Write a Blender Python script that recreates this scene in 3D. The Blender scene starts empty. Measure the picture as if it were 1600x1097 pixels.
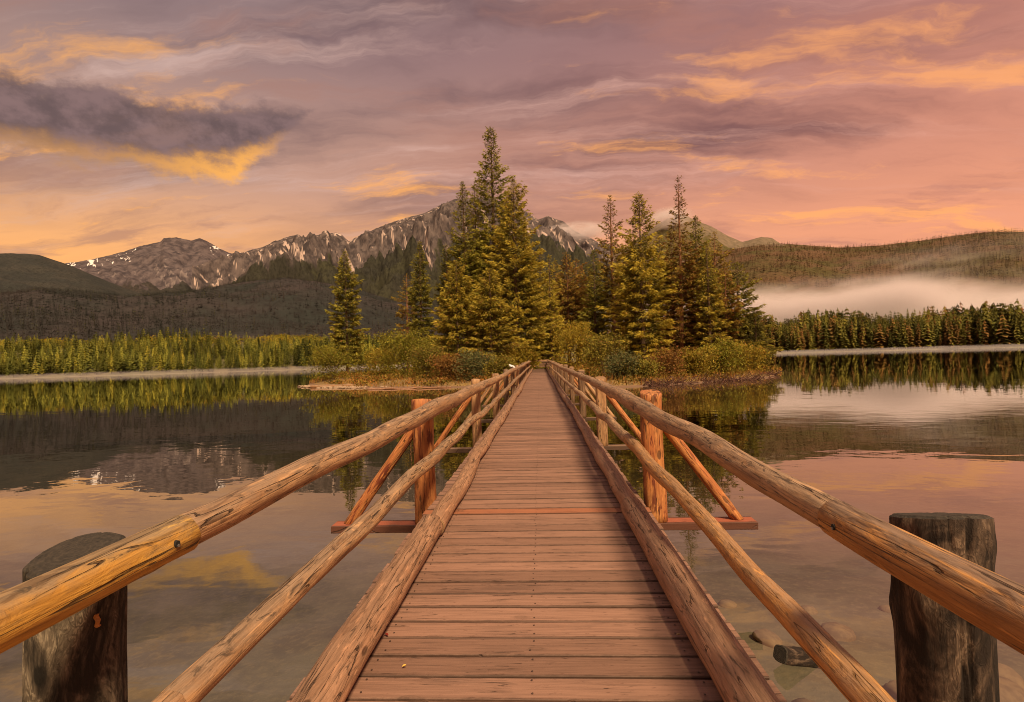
import bpy, math, random
import numpy as np
from mathutils import Matrix, Vector, noise

# ------------------------------------------------------------------ camera, sky, sun, exposure
scene = bpy.context.scene
R_ = math.radians
CAM = Vector((0.05, 0.0, 1.5))
YAW, PITCH, ROLL = R_(3.07), R_(0.75), R_(-1.6)
FOC = 800.0                                   # focal length in photo pixels (1600 wide)
CROT = Matrix.Rotation(YAW, 4, 'Z') @ Matrix.Rotation(math.pi/2 + PITCH, 4, 'X') @ Matrix.Rotation(ROLL, 4, 'Z')
cam_data = bpy.data.cameras.new('camera')
cam_data.sensor_width = 36.0
cam_data.lens = 36.0*FOC/1600.0
cam_data.clip_start = 0.05
cam_data.clip_end = 30000.0
cam = bpy.data.objects.new('camera', cam_data)
scene.collection.objects.link(cam)
cam.matrix_world = Matrix.Translation(CAM) @ CROT
scene.camera = cam
WATER = -0.9

def ray(px, py):
    return CROT.to_3x3() @ Vector(((px-800.0)/FOC, (548.5-py)/FOC, -1.0))
def at(px, py, depth):
    """world point seen at photo pixel (px, py) whose world Y is depth"""
    d = ray(px, py); return CAM + d*((depth-CAM.y)/d.y)
def on_water(px, py, z=WATER):
    d = ray(px, py); return CAM + d*((z-CAM.z)/d.z)

class G:
    """tiny node-graph helper"""
    def __init__(s, nt): s.nt = nt
    def new(s, t): return s.nt.nodes.new(t)
    def put(s, sock, v):
        if isinstance(v, bpy.types.NodeSocket): s.nt.links.new(v, sock)
        else:
            if sock.type == 'RGBA' and len(v) == 3: v = (*v, 1.0)
            sock.default_value = v
    def math(s, op, *a, clamp=False):
        n = s.new('ShaderNodeMath'); n.operation = op; n.use_clamp = clamp
        for i, v in enumerate(a): s.put(n.inputs[i], v)
        return n.outputs[0]
    def add(s, a, b): return s.math('ADD', a, b)
    def sub(s, a, b): return s.math('SUBTRACT', a, b)
    def mul(s, a, b): return s.math('MULTIPLY', a, b)
    def div(s, a, b): return s.math('DIVIDE', a, b)
    def clamp(s, a): return s.math('ADD', a, 0.0, clamp=True)
    def vmath(s, op, a, b):
        n = s.new('ShaderNodeVectorMath'); n.operation = op
        s.put(n.inputs[0], a); s.put(n.inputs[1], b); return n.outputs[0]
    def sep(s, v):
        n = s.new('ShaderNodeSeparateXYZ'); s.put(n.inputs[0], v); return n.outputs
    def sepc(s, v):
        n = s.new('ShaderNodeSeparateColor'); s.put(n.inputs[0], v); return n.outputs
    def comb(s, x, y, z):
        n = s.new('ShaderNodeCombineXYZ')
        for i, v in enumerate((x, y, z)): s.put(n.inputs[i], v)
        return n.outputs[0]
    def noise(s, vec, scale=1.0, detail=4.0, rough=0.55, dist=0.0, col=False):
        n = s.new('ShaderNodeTexNoise'); s.put(n.inputs['Vector'], vec)
        n.inputs['Scale'].default_value = scale; n.inputs['Detail'].default_value = detail
        n.inputs['Roughness'].default_value = rough; n.inputs['Distortion'].default_value = dist
        return n.outputs['Color' if col else 'Fac']
    def voronoi(s, vec, scale, feature='F1', out='Distance'):
        n = s.new('ShaderNodeTexVoronoi'); n.feature = feature; s.put(n.inputs['Vector'], vec)
        n.inputs['Scale'].default_value = scale; return n.outputs[out]
    def ramp(s, fac, stops):
        n = s.new('ShaderNodeValToRGB'); s.put(n.inputs[0], fac); e = n.color_ramp.elements
        while len(e) < len(stops): e.new(0.5)
        for q, (p, c) in zip(e, stops):
            q.position = p; q.color = (*c, 1.0) if len(c) == 3 else c
        return n.outputs[0]
    def mix(s, fac, a, b, blend='MIX'):
        n = s.new('ShaderNodeMix'); n.data_type = 'RGBA'; n.blend_type = blend
        s.put(n.inputs[0], fac); s.put(n.inputs[6], a); s.put(n.inputs[7], b); return n.outputs[2]
    def step(s, v, lo, hi, a=0.0, b=1.0):
        n = s.new('ShaderNodeMapRange'); n.interpolation_type = 'SMOOTHSTEP'
        for i, q in enumerate((v, lo, hi, a, b)): s.put(n.inputs[i], q)
        return n.outputs[0]
    def bump(s, h, strength=0.5, distance=0.01):
        n = s.new('ShaderNodeBump'); s.put(n.inputs['Height'], h)
        n.inputs['Strength'].default_value = strength; n.inputs['Distance'].default_value = distance
        return n.outputs[0]

SUN_AZ, SUN_EL = R_(153.0), R_(50.0)          # compass-like: clockwise from +Y (the bridge's direction)
world = bpy.data.worlds.new('World'); scene.world = world; world.use_nodes = True
def build_world():
    nt = world.node_tree; nt.nodes.clear(); g = G(nt)
    d = g.new('ShaderNodeTexCoord').outputs['Generated']
    x, y, z = g.sep(d)
    az = g.mul(g.math('ARCTAN2', x, y), 180/math.pi)
    el = g.mul(g.math('ARCSINE', z), 180/math.pi)
    zc = g.math('ABSOLUTE', z)
    right = g.step(x, -0.75, 0.75)
    low = g.mix(right, (0.98, 0.45, 0.145), (0.84, 0.335, 0.185))
    mid = g.mix(right, (0.52, 0.305, 0.225), (0.62, 0.255, 0.170))
    high = g.mix(right, (0.265, 0.182, 0.182), (0.345, 0.155, 0.140))
    base = g.mix(g.step(el, 8.0, 19.0), low, mid)
    base = g.mix(g.step(el, 17.0, 32.0), base, high)
    base = g.mix(g.step(el, 30.0, 50.0), base, (0.40, 0.345, 0.325))
    # the cloud deck: a plane overhead, so streaks flatten towards the horizon
    q = g.div(1.0, g.add(zc, 0.16))
    p = g.comb(g.mul(x, q), g.mul(y, q), 0.0)
    warp = g.noise(p, 1.6, 5.0, 0.6, col=True)
    pw = g.vmath('ADD', p, g.vmath('MULTIPLY', g.vmath('SUBTRACT', warp, (0.5, 0.5, 0.5)), (0.55, 0.30, 0.0)))
    ps = g.vmath('MULTIPLY', pw, (0.80, 2.4, 1.0))
    broad = g.noise(ps, 0.7, 9.0, 0.58)
    fine = g.noise(g.vmath('ADD', ps, (29.49, 11.20, 0)), 1.35, 11.0, 0.62)
    wisps = g.noise(g.vmath('ADD', g.vmath('MULTIPLY', ps, (0.6, 1.2, 1)), (19.20, 16.70, 0)), 1.5, 11.0, 0.66)
    shade = g.mix(right, (0.135, 0.092, 0.100), (0.190, 0.080, 0.078))
    base = g.mix(g.mul(g.step(broad, 0.42, 0.62), g.step(el, 10.0, 22.0, 0.10, 0.92)), base, shade)
    pale = g.mix(right, (0.64, 0.44, 0.38), (0.76, 0.37, 0.275))
    base = g.mix(g.mul(g.step(wisps, 0.48, 0.74), g.step(el, 8.0, 20.0, 0.25, 0.72)), base, pale)
    dusk = g.mul(g.step(g.noise(g.vmath('ADD', ps, (1.7, 5.5, 0)), 1.5, 10.0, 0.60), 0.50, 0.66), g.step(el, 9.0, 22.0, 0.60, 0.45))
    base = g.mix(dusk, base, g.mix(right, (0.36, 0.185, 0.140), (0.47, 0.19, 0.135)))
    # lit orange undersides, strongest low down
    gold = g.mix(right, (1.0, 0.44, 0.095), (0.98, 0.40, 0.14))
    lit = g.mul(g.step(fine, 0.535, 0.66), g.step(el, 12.0, 30.0, 0.80, 0.55))
    base = g.mix(lit, base, gold)
    # the one heavy cloud at the left with a glowing underside
    cn = g.noise(g.comb(g.mul(az, 0.12), g.mul(el, 0.20), 3.0), 1.0, 7.0, 0.6)
    cn2 = g.noise(g.comb(g.mul(az, 0.34), g.mul(el, 0.46), 8.0), 1.0, 7.0, 0.62)
    wob = g.add(g.mul(g.sub(cn, 0.5), 8.0), g.mul(g.sub(cn2, 0.5), 8.0))
    s = g.add(az, 21.5)                                    # 0 at the tip, negative inside
    mid_el = g.add(26.0, g.add(g.mul(g.math('MAXIMUM', s, -10.0), 0.46), g.mul(g.math('MINIMUM', g.add(s, 10.0), 0.0), 0.10)))
    half = g.step(s, 0.5, -10.0, -1.2, 3.3)
    half = g.mul(half, g.step(s, -52.0, -30.0, -0.6, 1.0))
    dd = g.sub(el, mid_el)
    inside = g.sub(g.add(half, g.mul(wob, 0.55)), g.math('ABSOLUTE', dd))
    cmask = g.step(inside, -0.5, 1.1)
    glow = g.mul(g.step(g.add(dd, g.mul(wob, 0.35)), -0.6, -2.4), g.mul(g.step(s, -22.0, -9.0, 0.35, 1.0), g.step(inside, 3.0, 1.2, 0.35, 1.0)))
    body = g.mix(g.step(cn2, 0.35, 0.65), (0.125, 0.082, 0.082), (0.225, 0.140, 0.135))
    cloud = g.mix(glow, body, (0.90, 0.41, 0.09))
    base = g.mix(g.mul(cmask, 0.95), base, cloud)
    # open sky between the clouds
    sky = g.new('ShaderNodeTexSky'); sky.sky_type = 'NISHITA'; sky.sun_disc = False
    sky.sun_elevation = SUN_EL; sky.sun_rotation = SUN_AZ; sky.altitude = 1200.0
    skyc = g.mix(1.0, sky.outputs[0], (0.0012, 0.0012, 0.0012), 'MULTIPLY')
    base = g.mix(1.0, base, skyc, 'ADD')
    bg = g.new('ShaderNodeBackground'); nt.links.new(base, bg.inputs[0]); bg.inputs[1].default_value = 0.92
    nt.links.new(bg.outputs[0], g.new('ShaderNodeOutputWorld').inputs[0])
build_world()
world.cycles.sampling_method = 'MANUAL'; world.cycles.sample_map_resolution = 512

sun_data = bpy.data.lights.new('sun', 'SUN'); sun_data.energy = 5.0; sun_data.angle = R_(10.0)
sun_data.color = (1.0, 0.75, 0.43)
sun = bpy.data.objects.new('sun', sun_data); scene.collection.objects.link(sun)
sdir = Vector((math.sin(SUN_AZ)*math.cos(SUN_EL), math.cos(SUN_AZ)*math.cos(SUN_EL), math.sin(SUN_EL)))
sun.rotation_euler = sdir.to_track_quat('Z', 'Y').to_euler()
sun.location = sdir*60

vs = scene.view_settings
vs.view_transform = 'Standard'; vs.look = 'None'; vs.exposure = 0.28; vs.gamma = 1.0; vs.use_curve_mapping = False
scene.render.engine = 'CYCLES'
cy = scene.cycles
cy.use_denoising = True; cy.filter_width = 1.0
cy.max_bounces = 8; cy.diffuse_bounces = 2; cy.glossy_bounces = 3; cy.transmission_bounces = 4
cy.transparent_max_bounces = 12; cy.volume_bounces = 2
cy.volume_step_rate = 1.0; cy.volume_max_steps = 64
cy.caustics_reflective = False; cy.caustics_refractive = False

# ------------------------------------------------------------------ object helpers
COL = scene.collection
def tag(o, label=None, cat=None, group=None, kind=None):
    if label: o['label'] = label
    if cat: o['category'] = cat
    if group: o['group'] = group
    if kind: o['kind'] = kind
    return o
def link(name, me, parent=None, mats=(), loc=None):
    o = bpy.data.objects.new(name, me); COL.objects.link(o)
    for m in mats: me.materials.append(m)
    if parent is not None: o.parent = parent
    if loc is not None: o.location = loc
    return o
def empty(name, loc):
    o = bpy.data.objects.new(name, None); COL.objects.link(o); o.location = loc; o.empty_display_size = 0.3
    return o
def np_mesh(name, v, f, smooth=False, attrs=None, mat_index=None):
    """mesh from numpy verts (n,3) and faces (m,3) or (m,4); attrs: {name: (n,3)} per-vertex colours"""
    me = bpy.data.meshes.new(name)
    v = np.asarray(v, np.float32); f = np.asarray(f, np.int32); k = f.shape[1]
    me.vertices.add(len(v)); me.vertices.foreach_set('co', v.ravel())
    me.loops.add(f.size); me.loops.foreach_set('vertex_index', f.ravel())
    me.polygons.add(len(f)); me.polygons.foreach_set('loop_start', np.arange(0, f.size, k, dtype=np.int32))
    if mat_index is not None: me.polygons.foreach_set('material_index', np.asarray(mat_index, np.int32))
    me.update(calc_edges=True)
    me.polygons.foreach_set('use_smooth', np.full(len(f), smooth, bool))
    for an, val in (attrs or {}).items():
        a = me.color_attributes.new(an, 'FLOAT_COLOR', 'POINT')
        c = np.ones((len(v), 4), np.float32); c[:, :3] = val
        a.data.foreach_set('color', c.ravel())
    return me
def grid_faces(nr, nc, wrap=False):
    r = np.arange(nr-1)[:, None]; c = np.arange(nc if wrap else nc-1)[None, :]
    c2 = (c+1) % nc
    return np.stack([r*nc+c, r*nc+c2, (r+1)*nc+c2, (r+1)*nc+c], -1).reshape(-1, 4)

def new_mat(name):
    m = bpy.data.materials.new(name); m.use_nodes = True; nt = m.node_tree
    bsdf = nt.nodes['Principled BSDF']; g = G(nt)
    return m, g, bsdf
def obj_coords(g): return g.new('ShaderNodeTexCoord').outputs['Object']
def obj_random(g): return g.new('ShaderNodeObjectInfo').outputs['Random']
def world_pos(g): return g.new('ShaderNodeNewGeometry').outputs['Position']
def attr(g, name):
    n = g.new('ShaderNodeAttribute'); n.attribute_name = name; return n.outputs['Color']

# ------------------------------------------------------------------ wood materials
def log_material(name, light, dark, grey, grey_amount=0.5, streak=(0.10, 0.03, 0.018), streak_amt=0.5, crack_amt=0.8, rough=0.62, s_lo=0.57):
    """round peeled wood; the object's X runs along the log"""
    m, g, b = new_mat(name)
    rnd = obj_random(g)
    co = g.vmath('ADD', obj_coords(g), g.comb(g.mul(rnd, 37.0), g.mul(rnd, 11.0), g.mul(rnd, 5.0)))
    lng = g.vmath('MULTIPLY', co, (1.3, 9.0, 9.0))
    grain = g.noise(g.vmath('MULTIPLY', co, (3.0, 60.0, 60.0)), 1.0, 5.0, 0.65, 0.4)
    blot = g.noise(lng, 1.0, 6.0, 0.6, 0.6)
    mott = g.noise(g.vmath('MULTIPLY', co, (9.0, 22.0, 22.0)), 1.0, 5.0, 0.62, 0.8)
    col = g.mix(g.step(blot, 0.36, 0.66), dark, light)
    col = g.mix(g.step(grain, 0.40, 0.75, 0.0, 0.75), col, g.mix(0.6, dark, (0.03, 0.018, 0.012)))
    nz = g.sep(g.new('ShaderNodeNewGeometry').outputs['Normal'])[2]
    gm = g.step(g.add(g.mul(nz, 0.36), g.add(g.mul(mott, 0.7), g.mul(blot, 0.45))), 0.56, 0.96, 0.0, grey_amount)
    gcol = g.mix(g.step(grain, 0.35, 0.7), grey, tuple(c*0.45 for c in grey))
    col = g.mix(gm, col, gcol)
    st = g.noise(g.vmath('ADD', g.vmath('MULTIPLY', co, (2.6, 15.0, 15.0)), (4.0, 1.0, 9.0)), 1.0, 5.0, 0.6, 1.4)
    col = g.mix(g.step(st, s_lo, s_lo+0.08, 0.0, streak_amt), col, streak)
    sp = g.noise(g.vmath('ADD', g.vmath('MULTIPLY', co, (7.0, 30.0, 30.0)), (2.0, 8.0, 1.0)), 1.0, 7.0, 0.68, 1.0)
    col = g.mix(g.mul(g.step(sp, 0.54, 0.66), g.step(g.add(g.mul(nz, 0.5), blot), 0.25, 0.85, 0.15, 0.85)), col, tuple(c*0.22 for c in grey))
    hl = g.noise(g.vmath('ADD', g.vmath('MULTIPLY', co, (3.5, 34.0, 34.0)), (6.0, 3.0, 2.0)), 1.0, 5.0, 0.6, 0.8)
    col = g.mix(g.step(hl, 0.56, 0.70, 0.0, 0.55), col, tuple(min(0.85, c*1.35) for c in light))
    # knots
    vk = g.voronoi(g.vmath('MULTIPLY', co, (2.2, 5.2, 5.2)), 1.0)
    knot = g.step(vk, 0.13, 0.09)
    col = g.mix(g.mul(knot, 0.75), col, (0.045, 0.022, 0.013))
    # drying cracks along the grain
    ck = g.noise(g.vmath('MULTIPLY', co, (0.9, 22.0, 22.0)), 1.0, 3.0, 0.5, 0.5)
    crack = g.mul(g.step(g.math('ABSOLUTE', g.sub(ck, 0.5)), 0.011, 0.004), g.step(blot, 0.40, 0.52))
    col = g.mix(g.mul(crack, crack_amt), col, (0.022, 0.013, 0.009))
    col = g.mix(g.mul(g.sub(rnd, 0.5), 0.30), col, tuple(min(1, c*1.5) for c in light))
    nt = g.nt; nt.links.new(col, b.inputs['Base Color'])
    h = g.sub(g.add(g.mul(grain, 0.5), g.mul(mott, 0.6)), g.add(g.mul(crack, 1.6), g.mul(knot, 0.5)))
    nt.links.new(g.bump(h, 0.9, 0.010), b.inputs['Normal'])
    b.inputs['Roughness'].default_value = rough; b.inputs['Specular IOR Level'].default_value = 0.35
    return m
M = {}
M['golden'] = log_material('golden_rail_wood', (0.70, 0.380, 0.070), (0.45, 0.215, 0.040), (0.25, 0.185, 0.130), 0.85, (0.07, 0.035, 0.016), 0.55)
M['rail'] = log_material('rail_wood', (0.53, 0.300, 0.155), (0.32, 0.165, 0.082), (0.29, 0.200, 0.145), 0.80, (0.075, 0.035, 0.02), 0.5)
M['amber'] = log_material('amber_rail_wood', (0.62, 0.295, 0.085), (0.33, 0.140, 0.042), (0.24, 0.160, 0.120), 0.95, (0.055, 0.024, 0.014), 0.6)
M['curb'] = log_material('curb_wood', (0.48, 0.255, 0.155), (0.31, 0.155, 0.090), (0.30, 0.185, 0.130), 0.65, (0.11, 0.05, 0.028), 0.35)
M['new'] = log_material('fresh_peeled_wood', (0.58, 0.245, 0.085), (0.40, 0.135, 0.046), (0.36, 0.18, 0.10), 0.2, (0.120, 0.022, 0.012), 0.9, s_lo=0.52)
M['oldpost'] = log_material('weathered_post_wood', (0.25, 0.145, 0.085), (0.13, 0.072, 0.045), (0.16, 0.115, 0.09), 0.7, (0.04, 0.022, 0.015), 0.6)
M['stump'] = log_material('stump_wood', (0.115, 0.088, 0.062), (0.014, 0.011, 0.009), (0.055, 0.044, 0.036), 0.6, (0.012, 0.009, 0.007), 0.85, 0.95, 0.8)
M['stump_r'] = log_material('brown_stump_wood', (0.075, 0.046, 0.031), (0.013, 0.009, 0.007), (0.045, 0.032, 0.025), 0.6, (0.012, 0.008, 0.006), 0.8, 0.95, 0.8)

def stump_material(name, light, mid_, dark):
    """grey weathered softwood with swirling grain and black hollows; X runs up the post"""
    m, g, b = new_mat(name); co = obj_coords(g)
    sw = g.noise(g.vmath('MULTIPLY', co, (4.0, 9.0, 9.0)), 1.0, 4.0, 0.55, 1.2)
    big = g.noise(g.vmath('MULTIPLY', co, (3.2, 8.0, 8.0)), 1.0, 5.0, 0.6, 1.6)
    ln = g.noise(g.vmath('ADD', g.vmath('MULTIPLY', co, (5.0, 75.0, 75.0)), g.comb(0.0, g.mul(sw, 9.0), g.mul(sw, 7.0))), 1.0, 6.0, 0.7, 0.3)
    rip = g.math('SINE', g.add(g.mul(sw, 95.0), g.mul(ln, 3.0)))
    col = g.mix(g.step(g.add(big, g.mul(g.sub(ln, 0.5), 0.35)), 0.42, 0.60), dark, mid_)
    col = g.mix(g.mul(g.step(big, 0.50, 0.66), g.step(g.add(ln, g.mul(rip, 0.10)), 0.42, 0.60)), col, light)
    col = g.mix(g.step(ln, 0.56, 0.70, 0.0, 0.8), col, dark)
    vk = g.voronoi(g.vmath('MULTIPLY', co, (5.0, 8.0, 8.0)), 1.0); col = g.mix(g.step(vk, 0.17, 0.10), col, tuple(c*0.5 for c in dark))
    g.nt.links.new(col, b.inputs['Base Color']); b.inputs['Roughness'].default_value = 0.85; b.inputs['Specular IOR Level'].default_value = 0.25
    g.nt.links.new(g.bump(g.add(g.mul(ln, 0.9), g.mul(big, 0.6)), 1.0, 0.012), b.inputs['Normal'])
    return m
M['stump'] = stump_material('weathered_stump', (0.33, 0.265, 0.195), (0.135, 0.105, 0.078), (0.024, 0.018, 0.014))
M['stump_r'] = stump_material('brown_weathered_stump', (0.21, 0.142, 0.102), (0.095, 0.062, 0.046), (0.020, 0.013, 0.011))

def end_grain(name, c1, c2):
    m, g, b = new_mat(name)
    co = obj_coords(g); x, y, z = g.sep(co)
    wob = g.noise(co, 14.0, 3.0)
    rad = g.math('SQRT', g.add(g.mul(y, y), g.mul(z, z)))
    rings = g.math('SINE', g.add(g.mul(rad, 520.0), g.mul(wob, 9.0)))
    n2 = g.noise(co, 60.0, 4.0, 0.7)
    f = g.clamp(g.add(g.mul(rings, 0.07), g.mul(g.sub(n2, 0.28), 1.6)))
    g.nt.links.new(g.mix(f, c1, c2), b.inputs['Base Color'])
    g.nt.links.new(g.bump(f, 0.8, 0.006), b.inputs['Normal'])
    b.inputs['Roughness'].default_value = 0.85
    return m
M['end_dark'] = end_grain('weathered_end_grain', (0.010, 0.008, 0.007), (0.070, 0.052, 0.040))
M['end_light'] = end_grain('cut_end_grain', (0.14, 0.075, 0.04), (0.42, 0.24, 0.12))

def plank_material(name, tint, dark, worn=0.5):
    m, g, b = new_mat(name)
    rnd = obj_random(g)
    rn2 = g.math('FRACT', g.mul(rnd, 17.37))
    co = g.vmath('ADD', obj_coords(g), g.comb(g.mul(rnd, 53.0), g.mul(rn2, 19.0), 0.0))
    grain = g.noise(g.vmath('MULTIPLY', co, (2.4, 70.0, 30.0)), 1.0, 6.0, 0.68, 0.25)
    blot = g.noise(g.vmath('MULTIPLY', co, (2.2, 7.0, 7.0)), 1.0, 6.0, 0.6, 0.4)
    fleck = g.noise(g.vmath('MULTIPLY', co, (16.0, 60.0, 30.0)), 1.0, 4.0, 0.7)
    col = g.mix(g.step(grain, 0.34, 0.72), tint, tuple(c*0.66 for c in tint))
    col = g.mix(g.step(blot, 0.50, 0.78, 0.0, worn), col, dark)
    col = g.mix(g.step(fleck, 0.60, 0.72, 0.0, 0.75), col, (0.10, 0.048, 0.034))
    kn = g.voronoi(g.vmath('MULTIPLY', co, (1.9, 5.0, 0.2)), 1.0)
    ring = g.math('SINE', g.mul(kn, 150.0))
    knot = g.step(kn, 0.145, 0.10)
    col = g.mix(g.mul(knot, g.add(0.45, g.mul(ring, 0.2))), col, (0.15, 0.085, 0.062))
    ck = g.noise(g.vmath('MULTIPLY', co, (0.9, 26.0, 1.0)), 1.0, 3.0, 0.55, 0.3)
    crack = g.mul(g.step(g.math('ABSOLUTE', g.sub(ck, 0.5)), 0.010, 0.003), g.step(blot, 0.50, 0.56))
    col = g.mix(g.mul(crack, 0.85), col, (0.03, 0.015, 0.01))
    # edge dirt and splinters, the band widened so its colour paints the gaps' shade
    ly = g.math('ABSOLUTE', g.sep(obj_coords(g))[1])
    edge = g.step(g.add(ly, g.mul(g.sub(fleck, 0.5), 0.022)), 0.063, 0.078)
    col = g.mix(g.mul(edge, 0.8), col, (0.060, 0.032, 0.024))
    val = g.add(0.76, g.mul(rn2, 0.40))
    col = g.mix(1.0, col, g.comb(val, val, val), 'MULTIPLY')
    g.nt.links.new(col, b.inputs['Base Color'])
    h = g.sub(g.add(g.mul(grain, 0.7), g.mul(fleck, 0.4)), g.add(g.mul(crack, 1.5), g.mul(knot, 0.3)))
    g.nt.links.new(g.bump(h, 0.55, 0.006), b.inputs['Normal'])
    b.inputs['Roughness'].default_value = 0.66; b.inputs['Specular IOR Level'].default_value = 0.3
    return m
M['plank'] = plank_material('deck_plank_wood', (0.275, 0.152, 0.114), (0.150, 0.088, 0.070), 0.7)
M['plank_new'] = plank_material('newer_plank_wood', (0.42, 0.165, 0.092), (0.34, 0.135, 0.08), 0.3)
M['beam_red'] = plank_material('red_beam_wood', (0.40, 0.120, 0.070), (0.30, 0.10, 0.065), 0.4)
M['beam_old'] = plank_material('old_beam_wood', (0.24, 0.150, 0.105), (0.12, 0.08, 0.06), 0.6)
M['beam_dark'] = plank_material('dark_stringer_wood', (0.085, 0.058, 0.044), (0.05, 0.034, 0.027), 0.6)

def plain(name, col, rough=0.5, metal=0.0, var=0.25, scale=30.0):
    m, g, b = new_mat(name)
    n = g.noise(obj_coords(g), scale, 4.0, 0.6)
    g.nt.links.new(g.mix(n, tuple(c*(1-var) for c in col), tuple(min(1, c*(1+var)) for c in col)), b.inputs['Base Color'])
    b.inputs['Roughness'].default_value = rough; b.inputs['Metallic'].default_value = metal
    return m
M['steel'] = plain('bolt_steel', (0.30, 0.28, 0.27), 0.45, 0.8)
M['hole'] = plain('bolt_hole_shade', (0.012, 0.009, 0.008), 0.9)
M['panel'] = plain('sign_panel', (0.62, 0.62, 0.66), 0.35)
M['chip'] = plain('fresh_chip_wood', (0.42, 0.17, 0.04), 0.7, 0, 0.5, 120.0)

# ------------------------------------------------------------------ terrain: ground, lake, island
def interp_spline(xs, ys, x):
    """smooth interpolation (cosine eased)"""
    xs = np.asarray(xs, float); ys = np.asarray(ys, float)
    i = np.clip(np.searchsorted(xs, x)-1, 0, len(xs)-2)
    t = np.clip((x-xs[i])/(xs[i+1]-xs[i]), 0, 1); t = t*t*(3-2*t)*0.5 + t*0.5
    return ys[i]*(1-t)+ys[i+1]*t
SH_AZ = [-180, -150, -125, -105, -85, -65, -48, -35, -24, -10, 0, 15, 26, 42, 60, 85, 105, 125, 150, 180]
SH_R = [3.5, 5, 12, 50, 150, 235, 250, 225, 220, 270, 340, 420, 450, 470, 430, 220, 60, 14, 5, 3.5]
def shore_r(azd): return interp_spline(SH_AZ, SH_R, azd)
def sines(x, y, seed, base=1.0, octs=5):
    """cheap vectorised noise in about [-1, 1]"""
    rs = np.random.RandomState(seed); out = np.zeros_like(x); a = 1.0; fq = base; tot = 0
    for o in range(octs):
        for k in range(4):
            th = rs.uniform(0, 2*math.pi); ph = rs.uniform(0, 2*math.pi); w = fq*rs.uniform(0.7, 1.4)
            out += a*np.sin((x*math.cos(th)+y*math.sin(th))*w+ph)*0.5
        tot += a; a *= 0.55; fq *= 2.03
    return out/tot
def ground_z(x, y):
    r = np.hypot(x, y); azd = np.degrees(np.arctan2(x, y)); rs = shore_r(azd)
    rs = rs*(1+0.012*sines(azd, azd*0, 5, 0.8))
    e = r-rs
    right = 1/(1+np.exp(-azd/6.0))
    slope = 0.085+0.02*right
    land = WATER + np.minimum(0.25, e*0.12) + np.clip(e-1, 0, None)*slope*np.exp(-np.clip(e, 0, 4000)/900.0) + 0.012*np.clip(e-40, 0, None)
    land += sines(x, y, 8, 0.012, 4)*np.clip(e*0.02, 0, 6)
    shallow = np.exp(-((x-6)**2/260.0+(y-1)**2/130.0))
    bed = WATER - np.minimum(2.3, 0.12+np.clip(-e, 0, None)*0.075)
    bed = np.where(r < 60, bed+shallow*0.0, bed)
    bed = np.maximum(bed, WATER - (2.3-1.80*shallow))
    bed += sines(x, y, 3, 0.9, 4)*0.05
    return np.where(e > 0, land, np.minimum(bed, WATER-0.03))
def build_ground():
    rings = np.concatenate([np.linspace(0.001, 12, 40), np.geomspace(12.5, 9000, 150)])
    cols = 480
    a = np.linspace(-math.pi, math.pi, cols, endpoint=False)
    rr, aa = np.meshgrid(rings, a, indexing='ij')
    x = rr*np.sin(aa); y = rr*np.cos(aa); z = ground_z(x, y)
    v = np.stack([x, y, z], -1).reshape(-1, 3)
    f = grid_faces(len(rings), cols, True)
    m, g, b = new_mat('ground_soil')
    pos = world_pos(g); pz = g.sep(pos)[2]
    n1 = g.noise(pos, 0.05, 5.0); n2 = g.noise(pos, 1.3, 6.0, 0.6); n3 = g.noise(pos, 9.0, 5.0, 0.65)
    bedc = g.mix(g.step(n2, 0.35, 0.65), (0.23, 0.195, 0.160), (0.15, 0.128, 0.105))
    bedc = g.mix(g.step(n3, 0.45, 0.70, 0.0, 0.6), bedc, (0.32, 0.25, 0.185))
    landc = g.mix(g.step(n1, 0.4, 0.6), (0.085, 0.085, 0.022), (0.13, 0.095, 0.030))
    landc = g.mix(g.step(n2, 0.4, 0.7), landc, (0.065, 0.05, 0.02))
    col = g.mix(g.step(pz, WATER+0.02, WATER+0.18), bedc, landc)
    g.nt.links.new(col, b.inputs['Base Color']); b.inputs['Roughness'].default_value = 0.9
    g.nt.links.new(g.bump(g.add(n2, g.mul(n3, 0.5)), 0.5, 0.05), b.inputs['Normal'])
    o = link('ground', np_mesh('ground', v, f, True), None, [m]); tag(o, kind='structure')
build_ground()

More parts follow.
